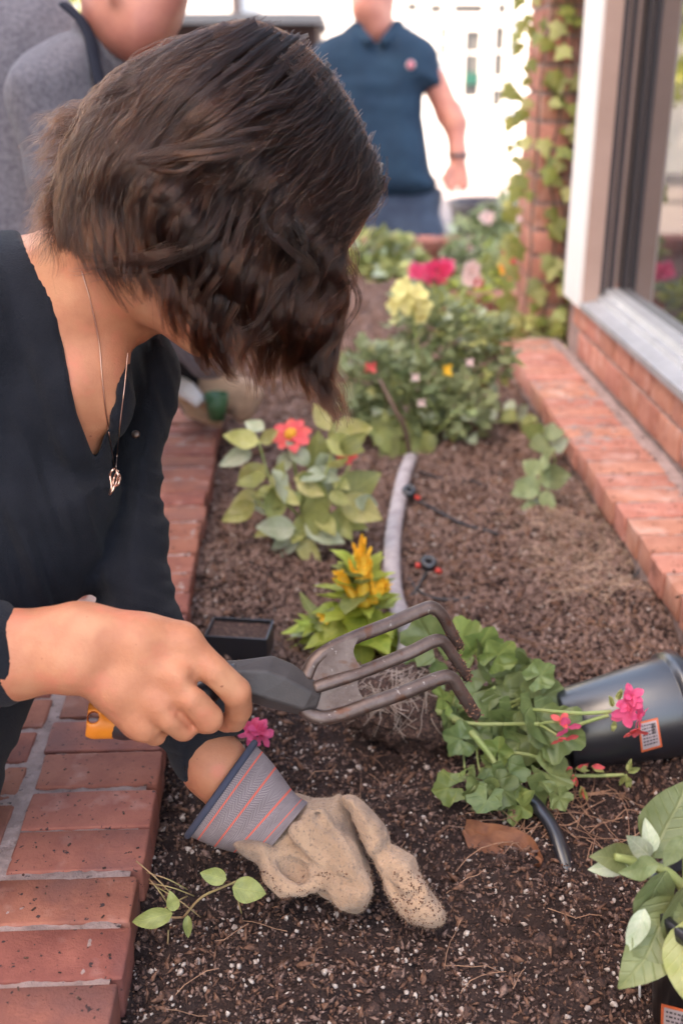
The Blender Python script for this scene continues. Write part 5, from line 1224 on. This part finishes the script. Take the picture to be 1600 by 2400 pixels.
gl = [(1155, 1610, -10, -80, 150, 'leaf_ger'), (1160, 1600, 90, -30, 130, 'leaf_ger'), (1165, 1610, 60, 70, 150, 'leaf_ger'), (1150, 1600, -60, 40, 110, 'leaf_ger'), (1235, 1650, 60, -30, 120, 'leaf_ger'), (1240, 1640, 30, 80, 140, 'leaf_ger'), (1260, 1700, 80, 30, 130, 'leaf_ger'), (1190, 1640, 30, 90, 130, 'leaf_ger'),
      (1110, 1540, 30, -60, 105, 'leaf_gerl'), (1100, 1545, -30, -70, 120, 'leaf_gerl'), (1140, 1560, 40, -40, 100, 'leaf_gerl'), (1030, 1540, -30, -60, 130, 'leaf_ger'), (1010, 1540, -20, 50, 110, 'leaf_ger'), (1090, 1650, -30, -20, 50, 'leaf_gerl'), (1060, 1650, -30, -15, 72, 'leaf_gerl'), (1070, 1700, -50, -40, 60, 'leaf_ger'),
      (1110, 1740, -60, -15, 85, 'leaf_ger'), (1088, 1800, -30, 30, 75, 'leaf_gerl'), (1078, 1840, -80, 20, 80, 'leaf_gerl'), (1128, 1820, 10, 60, 110, 'leaf_ger'), (1150, 1850, -20, 50, 80, 'leaf_ger'), (1150, 1830, 50, 40, 90, 'leaf_ger'), (1225, 1830, 30, 40, 100, 'leaf_ger'), (1220, 1800, 50, -40, 90, 'leaf_ger'),
      (1160, 1740, 60, -60, 120, 'leaf_ger'), (1210, 1740, 70, 10, 110, 'leaf_ger'), (1250, 1790, 60, 40, 110, 'leaf_ger'), (1200, 1700, 80, 50, 130, 'leaf_ger'), (1130, 1640, -20, 60, 100, 'leaf_ger'), (1300, 1850, 20, 40, 60, 'leaf_ger'), (1180, 1570, 50, -10, 90, 'leaf_ger'), (1100, 1690, 40, 50, 80, 'leaf_ger'), (1010, 1600, -30, 30, 70, 'leaf_ger'), (1180, 1780, 20, 60, 90, 'leaf_ger'), (1240, 1600, 40, -30, 80, 'leaf_ger')]
for x, y, dx, dy, s, m in gl:
    d0 = RD-.035+random.uniform(-.022, .022)+(.02 if y < 1700 else 0)-(.04 if x > 1225 and y < 1760 else 0); d0 = above(y+dy, d0, .012+.03*random.random()); a = P(x, y, d0); b = P(x+dx, y+dy, above(y+dy, d0+random.uniform(-.02, .02), .01))
    leaf(gr, 'geranium', m, a, b-a, TOCAM+rv(.6), .95*s*d0/F, random.uniform(.85, 1.1))
for _ in range(20):
    x, y = random.uniform(1060, 1290), random.uniform(1600, 1880)
    if y < 1600 and x > 1200: continue
    d0 = above(y, RD+random.uniform(-.01, .03), .02); a = P(x, y, d0); leaf(gr, 'geranium', random.choice(['leaf_ger', 'leaf_ger', 'leaf_gerl']), a, Vector((random.uniform(-.4, 1), random.uniform(-.5, .3), random.uniform(-.7, .7))), TOCAM+rv(.9), random.uniform(.022, .040))
def bud(x, y, d, dx, dy, m='coral', s=26):
    d = above(y+dy, d, .016); a = P(x, y, d); dr = (P(x+dx, y+dy, d)-a)
    for k in range(4): leaf(gr, 'lance', 'leaf_bushl' if k % 2 else m, a+rv(.001), dr.normalized()+rv(.18), TOCAM+rv(.8), s*d/F*random.uniform(.9, 1.2), 1.3, 'bud')
for x, y, dx, dy, m in ((1445, 1640, 10, -20, 'leaf_bushl'), (1436, 1655, -8, -22, 'leaf_bushl'), (1440, 1690, -4, 24, 'leaf_bushl'), (1450, 1668, 20, -4, 'leaf_bushl'), (1340, 1800, -18, 22, 'coral'), (1342, 1815, 6, 30, 'coral'), (1350, 1800, 30, -2, 'coral'), (1330, 1830, -20, 10, 'coral'), (1362, 1845, 6, 24, 'coral'), (1470, 1806, 2, -26, 'leaf_bushl'), (1472, 1810, 22, -6, 'leaf_bushl'), (1470, 1822, 4, 22, 'leaf_bushl'), (1465, 1815, -4, 14, 'leaf_bushl'), (1385, 1795, 24, 6, 'coral')):
    bud(x, y, RD-(.118 if y < 1775 else .085), dx, dy, m, 24 if m != 'coral' else 30)
for (x, y, nrm, n, s, m) in ((1470, 1645, (.3, -.8, .5), 6, .017, 'pink'), (1488, 1660, (.7, -.6, .2), 5, .016, 'pink'), (1462, 1672, (-.2, -.9, .2), 5, .016, 'pink'), (1478, 1632, (.2, -.5, .9), 5, .015, 'pink'), (1482, 1712, (.2, -.8, -.5), 5, .017, 'coral'), (1494, 1682, (.8, -.4, -.1), 5, .014, 'pink'), (1328, 1700, (.3, -.7, -.3), 3, .016, 'pink'), (1318, 1728, (.1, -.8, -.5), 3, .016, 'coral'), (1312, 1690, (.2, -.6, .8), 3, .012, 'coral')):
    blossom(gr, P(x, y, RD-.122), nrm, n, s, m, cup=.35, jit=.4)
# fallen geranium blossom behind the fist
fb_ = P(598, 1718, 1.22); fl = thing('fallen_blossom', 'pink geranium blossom lying on the soil behind the fist', 'flower', tuple(fb_))
for dx, dy, nn in ((0, 0, (.2, -.7, .7)), (14, 8, (.7, -.5, .3)), (-10, -6, (-.4, -.6, .7)), (6, -8, (.1, -.3, 1))): blossom(fl, P(598+dx, 1718+dy, 1.21), nn, 5, .016, 'pink', cup=.4, jit=.4)
mk('flower_stalk', *tube([fb_, P(575, 1700, 1.24), P(548, 1690, 1.27)], .0014, 5), M['stem'], fl)

# generic leafy bush
def bush(root, base, spec, nl, kinds, size, stemn=10, extra=0, kind='small', seed=1, stemm='stem'):
    rr = random.Random(seed); st = []; n = 0; exV = []; exF = []
    blobs = spec
    tot = sum(b[1] for b in blobs)
    tips = []
    for c, wgt, rx, rz in blobs:
        for _ in range(max(1, int(stemn*wgt/tot))):
            tip = Vector(c)+Vector((rr.uniform(-1, 1)*rx*.8, rr.uniform(-1, 1)*rx*.7, rr.uniform(-.2, 1)*rz)); mid = (Vector(base)+tip)/2+Vector((rr.uniform(-.03, .03), rr.uniform(-.03, .03), .01)); st.append(tube(catmull([Vector(base)+Vector((rr.uniform(-.02, .02), rr.uniform(-.02, .02), 0)), mid, tip], 8), [.0028, .0014], 5)); tips.append((mid, tip))
    mk('stem', *merge(*st), M[stemm], root)
    for i in range(nl+extra):
        u = rr.random()*tot; 
        for c, wgt, rx, rz in blobs:
            u -= wgt
            if u <= 0: break
        while True:
            v = Vector((rr.uniform(-1, 1), rr.uniform(-1, 1), rr.uniform(-1, 1)))
            if .3 < v.length < 1: break
        p = Vector(c)+Vector((v.x*rx, v.y*rx*.8, v.z*rz)); d = Vector((v.x, v.y, v.z*.6+.25))+Vector((rr.uniform(-.8, .8), rr.uniform(-.8, .8), rr.uniform(-.6, .6))); s = size*rr.uniform(.7, 1.35); up = UP+Vector((rr.uniform(-.8, .8), rr.uniform(-.9, .3), 0))
        if i < nl: leaf(root, kind, kinds[rr.randrange(len(kinds))], p, d, up, s)
        else:
            R = aim(d, up); o = len(exV); exV += [tuple(p+R@(Vector(q)*s)) for q in ((0, 0, 0), (.28, .4, .03), (.18, .75, 0), (0, 1, -.1), (-.18, .75, 0), (-.28, .4, .03))]; exF.append((o, o+1, o+2, o+3, o+4, o+5))
    if extra: tag(mk('foliage', exV, exF, M[kinds[0]], root), kind='stuff')
def B(x, y, d, w, rx, rz): return (P(x, y, d), w, rx*d/F, rz*d/F)
bb = gp(985, 1050); BD = bb.y*CP+(HC-bb.z)*SP
b1 = thing('snapdragon_bush', 'dense blue green snapdragon bush carrying a pale yellow flower head', 'bush', tuple(bb))
bush(b1, bb, [B(880, 880, BD, 3, 80, 80), B(1000, 800, BD+.1, 3, 100, 110), B(1110, 830, BD+.12, 3, 90, 100), B(960, 930, BD, 3, 120, 90), B(1060, 960, BD, 2.5, 90, 80), B(980, 740, BD+.15, 1, 70, 60), B(850, 960, BD-.02, 1, 50, 40)], 300, ['leaf_blue', 'leaf_blue', 'leaf_bushl', 'leaf_pale', 'leaf_zinnia'], .032, 26, 1000, seed=3)
yc = P(962, 708, BD-.06)
for dx, dy in ((0, 0), (-20, -18), (18, -14), (-34, 14), (6, 20), (26, 12), (-14, -30), (24, 34), (-8, 6)): blossom(b1, P(962+dx, 704+dy, BD-.06+random.uniform(-.02, .02)), (dx/40, -.8, .3-dy/50), 5, .024, 'yellow', cup=.5, jit=.4, wide=1.3)
mk('flower_spike', *tube(catmull([P(985, 900, BD), P(975, 800, BD-.03), yc], 8), .003, 6), M['stem'], b1)
for (x0, y0, x1, y1) in ((880, 1010, 940, 1060), (830, 985, 870, 1010), (980, 1000, 960, 1075), (900, 960, 880, 1020), (1000, 1010, 1005, 1070), (890, 990, 960, 1010), (920, 1010, 905, 1085)):
    a, b = P(x0, y0, BD-.05), P(x1, y1, BD-.07); leaf(b1, 'lance', 'leaf_bushl', a, b-a, TOCAM+rv(.4), (b-a).length*1.2, 1.5)
mk('dry_stalk', *tube(catmull([P(890, 890, BD-.1), P(925, 960, BD-.12), P(950, 1010, BD-.1), P(962, 1090, BD-.05)], 14), [.004, .005, .005], 7), M['woody'], b1)
for x, y in ((972, 884), (988, 945), (1100, 850)): blossom(b1, P(x, y, BD-.08), (0, -.9, .4), 4, .012, 'pale', cup=.6)
blossom(b1, P(870, 862, BD-.06), (-.2, -.8, .3), 4, .018, 'coral', cup=.7); blossom(b1, P(1045, 868, BD-.06), (.2, -.8, .3), 4, .015, 'celosia', cup=.8)
def mkbush(name, label, base, blobs, nl, kinds, size, seed, extra=0, st=10, kind='small', cat='bush'):
    t_ = thing(name, label, cat, tuple(base)); bush(t_, base, blobs, nl, kinds, size, st, extra, kind, seed); return t_
c2 = gp(905, 660)
b2 = mkbush('flower_bush', 'light green bush in front of the far brick wall, left of the magenta flowers', c2, [B(880, 600, 4.1, 2, 60, 50), B(930, 610, 4.1, 1, 50, 45), B(905, 650, 4.0, 1, 50, 30)], 160, ['leaf_bushl', 'leaf_pale', 'leaf_zinnia'], .050, 5, 200)
c3 = gp(1000, 690)
b3 = mkbush('geranium_bush', 'low bush with magenta blossoms near the far wall', c3, [B(1000, 690, 3.5, 2, 70, 40), B(1060, 680, 3.5, 1, 50, 45)], 90, ['leaf_blue', 'leaf_bushl', 'leaf_blue'], .045, 6, 150)
for x, y, s, m in ((1018, 635, .040, 'rose'), (1034, 640, .044, 'rose'), (1044, 630, .036, 'pink'), (1026, 655, .04, 'rose'), (978, 640, .036, 'pink'), (988, 646, .032, 'pink')): blossom(b3, P(x, y, 3.45), (random.uniform(-.3, .3), -.8, .4), 6, s, m, cup=.5, layers=2, jit=.3, wide=1.2)
c4 = gp(1100, 680)
b4 = mkbush('snapdragon', 'leaning snapdragon spike with pale pink buds', c4, [B(1090, 700, 3.0, 1, 40, 50), B(1060, 740, 2.9, 1, 40, 40)], 70, ['leaf_bushl', 'leaf_lime'], .035, 7, 0, 6, cat='flower plant')
mk('flower_spike', *tube(catmull([P(1040, 790, 2.8), P(1085, 690, 2.85), P(1130, 610, 2.85)], 10), [.007, .006, .003], 6), M['stem'], b4)
for k in range(16): leaf(b4, 'small', 'leaf_bushl', P(1110+k*2, 645-k*2.6, 2.84), rv(1)+Vector((.5, 0, .6)), UP+rv(.4), .022)
for x, y in ((1103, 640), (1112, 655), (1098, 652), (1108, 628)): blossom(b4, P(x, y, 2.8), (-.2, -.8, .2), 5, .024, 'pale', cup=.6, wide=1.3)
blossom(b4, P(1118, 662, 2.8), (.3, -.8, 0), 5, .018, 'coral', cup=.6)
c5 = gp(1150, 600)
b5 = mkbush('rose_bush', 'blue green bush with white roses standing before the dark urn', (c5.x, 4.3, .75), [B(1130, 560, 4.4, 2, 80, 50), B(1180, 520, 4.4, 2, 60, 50), B(1110, 610, 4.2, 1.5, 70, 40), B(1200, 600, 4.2, 1, 50, 60)], 200, ['leaf_blue', 'leaf_blue', 'leaf_pale'], .050, 8, 300)
for x, y in ((1140, 512), (1215, 510), (1212, 565), (1105, 575)): blossom(b5, P(x, y, 4.25), (0, -.8, .4), 6, .036, 'pale', cup=.7, layers=2, jit=.3, wide=1.2)
c6 = gp(1180, 680)
b6 = mkbush('red_flower_bush', 'low green bush dotted with small red flowers by the pillar', c6, [B(1190, 640, 3.6, 2, 50, 45), B(1170, 600, 3.7, 1, 40, 40), B(1150, 670, 3.5, 1, 60, 25)], 110, ['leaf_bushl', 'leaf_blue', 'leaf_lime'], .042, 9, 120)
for x, y, m in ((1198, 598, 'red'), (1192, 594, 'red'), (1182, 628, 'celosia'), (1190, 636, 'coral'), (1206, 604, 'coral')): blossom(b6, P(x, y, 3.5), (0, -.8, .3), 5, .03, m, cup=.5, jit=.3, wide=1.2)
# urn beyond the wall
up_ = G(1150, 500, 0); tag(mk('urn', *lathe([(0, 0), (.10, 0), (.16, .2), (.20, .55), (.22, .60), (.2, .60), (.17, .5), (0, .5)], 20, Matrix.Translation(P(1150, 480, 5.6)-Vector((0, 0, .58)))), M['dark']), 'dark urn standing on the pavement beyond the far wall', 'urn')

# ivy
iv = thing('ivy', 'green ivy climbing the brick pillar beside the white post', 'climbing plant', (.5, 2.9, .7))
vs = []
for k in range(5):
    x = .50+.035*k; z = .72; pts = []
    while z < 2.1: pts.append((x+random.uniform(-.02, .02), 2.918, z)); z += .12
    vs.append(tube(catmull(pts, 30), .003, 5))
mk('vine', *merge(*vs), M['woody'], iv)
ivn = 0
def ivl(p, d, s, big=False):
    leaf(iv, 'ivy', random.choice(['leaf_ivy', 'leaf_ivy', 'leaf_bushl', 'leaf_zinnia']), p, d, Vector((random.uniform(-.6, .3), -1, random.uniform(0, .9))), s)
for k in range(295):
    z = .72+1.2*random.random(); u = random.random()**1.0
    dens = .5+.5*math.sin(z*9+u*4)
    if random.random() > .35+.65*dens: continue
    if random.random() < .42: p = Vector((.478+random.uniform(-.035, .01), 2.93+random.uniform(0, .2), z))
    else: p = Vector((.50+.15*random.random(), 2.915-random.uniform(0, .03), z))
    ivl(p, Vector((random.uniform(-.8, .6), -.25, -1+random.uniform(-.2, .9))), random.uniform(.030, .052))
for k in range(85): ivl(Vector((random.uniform(.33, .60), 2.90+random.uniform(-.06, .1), .735+random.uniform(0, .09)**1.0)), rv(1), random.uniform(.03, .05))

# small sprigs in the far soil
def sprig(label, pts, leaves, m='leaf_blue', s=.034):
    b = gp(*pts[0]); t_ = thing('seedling', label, 'seedling', tuple(b)); dd = b.y*CP+(HC-b.z)*SP
    w = [b]+[P(x, y, dd-.02) for x, y in pts[1:]]
    mk('stem', *tube(catmull(w, 12), [.0022, .0014], 6), M['stem'], t_)
    for x, y, dx, dy in leaves:
        a = P(x, y, dd-.02); e = P(x+dx, y+dy, dd-.03+random.uniform(-.02, .02)); leaf(t_, 'ovate', random.choice([m, 'leaf_pale', 'leaf_blue']), a, e-a, TOCAM+rv(.5), (e-a).length, 1.5)
sprig('small dark leaved seedling in the far soil near the ledge', [(1262, 1200), (1262, 1150), (1270, 1100), (1300, 1050)], [(1262, 1150, -50, -20), (1262, 1140, -60, 10), (1265, 1130, 50, -15), (1270, 1120, 65, -5), (1262, 1170, -20, 40), (1265, 1180, 30, 30), (1262, 1160, 40, 20), (1265, 1110, -40, -30), (1268, 1100, 20, -50), (1262, 1190, -40, 10)])
sprig('thin light seedling growing just beyond the dark leaved one', [(1300, 1110), (1295, 1060), (1270, 1020)], [(1290, 1050, 40, -20), (1285, 1040, -40, 0), (1280, 1030, 20, -40), (1270, 1020, -40, -20), (1275, 1020, 40, -10)], 'leaf_bushl')
sprig('straggly pale seedling between the bush and the ledge', [(1230, 1010), (1215, 985), (1190, 965), (1150, 960)], [(1220, 990, 40, -10), (1210, 980, 30, -30), (1200, 970, -30, 20), (1190, 965, 10, -30), (1170, 960, -30, -20), (1160, 960, -40, 10), (1180, 965, 30, 20), (1225, 1000, 40, 20)], 'leaf_bushl')

# bottom right plant in its pot
PD = .86
pp = thing('pepper_plant', 'large leaved green plant in a black pot at the lower right corner', 'potted plant', tuple(P(1690, 2400, PD)))
mk('stem', *merge(tube(line([(1690, 2180, PD), (1640, 2130, PD), (1570, 2050, PD), (1510, 2025, PD), (1440, 2008, PD-.01)], 24), [.005, .0045, .004, .003], 8), tube(line([(1610, 2090, PD), (1610, 1990, PD+.01), (1620, 1920, PD)], 8), .004, 7)), M['stem'], pp)
bl = [(1500, 2020, -135, -18, 150, 'leaf_big', .95), (1470, 2030, -105, 10, 100, 'leaf_pale', .8), (1530, 2010, 90, -190, 215, 'leaf_big', 1.3), (1520, 2005, -70, -60, 100, 'leaf_pale', .9), (1525, 2000, -5, -75, 85, 'leaf_pale', .9), (1560, 2040, -75, 200, 225, 'leaf_big', 1.0), (1580, 2100, -90, 190, 215, 'leaf_big', 1.1), (1600, 2140, -160, 190, 250, 'leaf_big', .95), (1620, 2060, -30, 240, 260, 'leaf_big', 1.1), (1510, 2130, -40, 110, 115, 'leaf_pale', .8), (1540, 2025, -110, 30, 120, 'leaf_big', .9), (1600, 2160, 10, 180, 200, 'leaf_zinnia', 1.0), (1600, 1960, -40, 70, 90, 'leaf_big', 1.0)]
for i, (x, y, dx, dy, s, m, wd_) in enumerate(bl):
    d0 = PD-.005*i*.6; a = P(x, y, d0); b = P(x+dx, y+dy, d0-random.uniform(-.02, .03)); leaf(pp, 'ovate', m, a, b-a, TOCAM+rv(.35), s*.92*d0/F, wd_*.95)
pt = P(1702, 2135, PD)
mk('pot', *lathe([(0, -.11), (.045, -.11), (.056, .0), (.060, .002), (.060, .012), (.054, .012), (.052, -.01), (0, -.012)], 40, Matrix.Translation(pt)), M['blackp'], pp)
mk('compost', *lathe([(0, .002), (.03, .004), (.052, 0), (.052, -.01)], 24, Matrix.Translation(pt)), M['crumb'], pp)
pot_vf = lathe([(0, -.11), (.045, -.11), (.056, .0), (.060, .002), (.060, .012), (.054, .012)], 40, Matrix.Translation(pt))
ptop = P(1620, 2320, PD+.03)
def sticker(parent, tr_, poly, rows=7):
    """price label that follows the pot's surface; poly = four corners in photo pixels"""
    c = [np.array(p, float) for p in poly]
    def pt(u, v, off):
        q = c[0]*(1-u)*(1-v)+c[1]*u*(1-v)+c[2]*u*v+c[3]*(1-u)*v
        h = tr_.ray_cast(CAMP, (P(q[0], q[1], 1)-CAMP).normalized())
        return h[0]-(h[0]-CAMP).normalized()*off if h[0] is not None else P(q[0], q[1], 1.3)
    def patch(u0, u1, v0, v1, off, n=6):
        V = [pt(u0+(u1-u0)*i/n, v0+(v1-v0)*j/n, off) for i in range(n+1) for j in range(n+1)]
        return V, [(i*(n+1)+j, i*(n+1)+j+1, (i+1)*(n+1)+j+1, (i+1)*(n+1)+j) for i in range(n) for j in range(n)]
    a = mk('label', *patch(0, 1, 0, 1, .0006), M['red_edge'], parent); mk('label_face', *patch(.09, .91, .07, .93, .0010), M['paper'], a)
    bars = []; rr = random.Random(3)
    for i in range(rows):
        v = .14+.74*i/rows; x = .16
        while x < .80:
            w_ = rr.uniform(.04, .13); bars.append(patch(x, min(.84, x+w_), v, v+.045, .0013, 1)); x += w_+.04
    for k in range(14): u = .60+.018*k; bars.append(patch(u, u+rr.choice((.006, .011)), .16, .50, .0016, 1))
    mk('print', *merge(*bars), M['ink'], a, smooth=False)
M['red_edge'] = mat('orange_red_border', (.75, .16, .06), .5); M['paper'] = mat('label_paper', (.50, .42, .42), .6); M['ink'] = mat('ink', (.05, .04, .05), .6)
sticker(pp, bvh(pot_vf), [(1548, 2352), (1625, 2372), (1625, 2470), (1545, 2450)])

sk = P(1500, 2200, .93)
tag(mk('plant_stake', *tube([P(1502, 2160, .94), P(1498, 2290, .945), P(1497, 2385, .95)], .0011, 6), M['white']), 'thin white stake stuck in the soil beside the potted plant', 'stake')

# tipped nursery pot
a0 = P(1312, 1704, 1.262); a1 = P(1592, 1644, 1.272)
axp = (a1-a0).normalized(); q = axp.to_track_quat('Z', 'Y').to_matrix().to_4x4(); Lp = (a1-a0).length
np_ = thing('nursery_pot', 'empty black nursery pot tipped on its side with a small price label', 'plant pot', tuple(a0))
prf = [(0, 0), (.042, 0), (.045, .003), (.0575, Lp-.014), (.0575, Lp-.013), (.062, Lp-.012), (.063, Lp+.004), (.0575, Lp+.005), (.055, Lp-.006), (.041, .006), (0, .005)]
mk('pot_wall', *lathe(prf, 48, Matrix.Translation(a0+Vector((0, 0, -.004)))@q), M['potp'], np_)
sticker(np_, bvh(lathe(prf, 48, Matrix.Translation(a0+Vector((0, 0, -.004)))@q)), [(1494, 1693), (1540, 1682), (1551, 1750), (1502, 1764)])

# black seed tray block
bt = P(562, 1500, 1.495); tr = thing('seed_tray', 'small black tray of dark compost beside the coping', 'tray', tuple(bt))
Rt = Matrix.Rotation(-.12, 3, 'Z'); tz = bt.z-.004
mk('tray_wall', *merge(box(bt+Rt@Vector((0, -.026, 0)), (.082, .002, .036), Rt), box(bt+Rt@Vector((0, .028, 0)), (.082, .002, .036), Rt), box(bt+Rt@Vector((-.041, 0, 0)), (.002, .052, .036), Rt), box(bt+Rt@Vector((.041, 0, 0)), (.002, .052, .036), Rt)), M['blackp'], tr, smooth=False)
mk('compost', *box(bt+Vector((0, 0, -.004)), (.080, .052, .034), Rt), M['crumb'], tr, smooth=False)

# irrigation hose and drip emitters
def gz(x, y, dz=0): p = gp(x, y); p.z += dz; return p
hs = [gz(962, 1090, .018), gz(945, 1150, .018), gz(925, 1240, .018), gz(918, 1320, .018), gz(922, 1400, .018), gz(940, 1470, .016), gz(955, 1520, .014), gz(930, 1640, .008)]
tag(mk('irrigation_hose', *tube(catmull(hs, 60), .0135, 14, .7), M['hose']), 'pale grey irrigation hose running down the middle of the bed', 'hose')
def emitter(x, y, tubes, lab):
    c = gz(x, y+20, .036); e = thing('drip_emitter', lab, 'drip emitter', tuple(c), 'drip emitters along the hose')
    Rm_ = Matrix.Translation(c)@Matrix.Rotation(.45, 4, 'X')
    V = []; Fc = []; n1, n2 = 22, 10
    for i in range(n1):
        for j in range(n2):
            a, b = 2*PI*i/n1, 2*PI*j/n2; V.append(Rm_@Vector(((.0085+.0055*math.cos(b))*math.cos(a), (.0085+.0055*math.cos(b))*math.sin(a), .0065*math.sin(b))))
            Fc.append((i*n2+j, ((i+1) % n1)*n2+j, ((i+1) % n1)*n2+(j+1) % n2, i*n2+(j+1) % n2))
    mk('ring', V, Fc, M['blackp'], e)
    mk('clip', *merge(box(c+Vector((.014, -.006, -.010)), (.010, .008, .006), Matrix.Rotation(.4, 3, 'Y')), box(c+Vector((-.016, 0, -.004)), (.008, .006, .006))), M['redp'], e)
    mk('stem', *tube([c-Vector((0, 0, .006)), c+Vector((-.006, .004, -.03))], .0022, 6), M['rubblack'], e)
    for pts in tubes:
        w_ = [c+Vector((0, 0, -.008))]+[gz(u, v_, .007) for u, v_ in pts]
        mk('feed_tube', *tube(catmull(w_, 20), .0026, 7), M['rubblack'], e)
emitter(958, 1170, [[(1000, 1200), (1080, 1235), (1165, 1272)], [(940, 1220), (928, 1275)]], 'black ring emitter with red clip resting against the hose')
emitter(1003, 1342, [[(975, 1385), (960, 1400)], ], 'black ring emitter with red clip nearer the orange celosia')
for pts, lab in (([(975, 1110), (1040, 1135), (1100, 1145), (1140, 1148)], 'dark thin feed tube leaving the hose near the bush'), ([(950, 1340), (990, 1395), (1050, 1412), (1100, 1412)], 'dark thin feed tube lying beside the nearer emitter'), ([(1480, 1360), (1540, 1330), (1600, 1290), (1640, 1250)], 'thin dark wire rising at the right over the ledge')):
    tag(mk('feed_tube', *tube(catmull([gz(x, y, .006+(.03*i if 'wire' in lab else 0)) for i, (x, y) in enumerate(pts)], 20), .0022, 7), M['rubblack']), lab, 'tube')
h = [gz(1190, 1850, .008), gz(1240, 1905, .014), gz(1290, 1960, .013), gz(1320, 2005, .002), gz(1345, 2040, -.014)]
tag(mk('black_hose', *tube(catmull(h, 20), [.0080, .0085, .0070, .009, .008], 14, .7), M['blackp']), 'short length of glossy black hose emerging under the geranium', 'hose')

# little vine sprouting by the near coping
vb = gp(430, 2150); vn = thing('creeper', 'little creeper with round leaves beside the nearest coping bricks', 'creeper', tuple(vb)); VD = 1.0
mk('stem', *merge(tube(line([(430, 2150, VD), (470, 2105, VD-.01), (520, 2080, VD-.02), (565, 2062, VD-.025)], 14), .0011, 6), tube(line([(430, 2150, VD), (400, 2150, VD-.01), (375, 2140, VD-.01), (350, 2150, VD-.01)], 12), .001, 6), tube(line([(395, 2180, VD), (393, 2230, VD), (391, 2280, VD+.01)], 8), .0008, 5), tube(line([(550, 2065, VD-.02), (558, 2110, VD-.01), (566, 2140, VD)], 8), .0008, 5)), M['stemr'], vn)
for x, y, dx, dy, s, wd_ in ((545, 2080, 70, 12, 74, .95), (530, 2060, -45, -10, 60, .8), (405, 2140, -90, 25, 95, .55), (410, 2135, -10, -40, 45, .8), (440, 2145, 0, 50, 50, .5)):
    a = P(x, y, VD-.03); b = P(x+dx, y+dy, VD-.035); leaf(vn, 'round', 'leaf_bushl', a, b-a, TOCAM+rv(.25), s*VD/F, wd_)
tag(mk('twigs', *merge(*[tube(line([(x, y, 1.0), ((x+x2)/2, (y+y2)/2-5, .99), (x2, y2, 1.0)], 6), .0007, 4) for x, y, x2, y2 in ((320, 2018, 420, 2115), (345, 2045, 440, 2085), (350, 2060, 400, 2130), (370, 2080, 470, 2150), (360, 2150, 440, 2100), (350, 2070, 455, 2100))]), M['stemr'], ), 'thin dry twigs caught against the near coping', 'twigs', kind='stuff')
# dead leaf
dl = gp(1150, 1985); me = to_mesh('dead_leaf', *(lambda X, Y: (np.stack([X*.085, (Y*.5*np.sin(np.clip(X, .02, .98)*PI)**.6)*.05, .010*vnoise(X*5, Y*4)+.006*np.abs(Y)], -1).reshape(-1, 3), np.array([[i*9+j, (i+1)*9+j, (i+1)*9+j+1, i*9+j+1] for i in range(17) for j in range(8)])))(*np.meshgrid(np.linspace(0, 1, 18), np.linspace(-1, 1, 9), indexing='ij')), M['dryleaf'])
o = obj('dead_leaf', me, None, loc=dl+Vector((-.025, .02, .004))); o.rotation_euler = (.35, .1, -.55); tag(o, 'curled brown dead leaf beside the black hose', 'leaf')
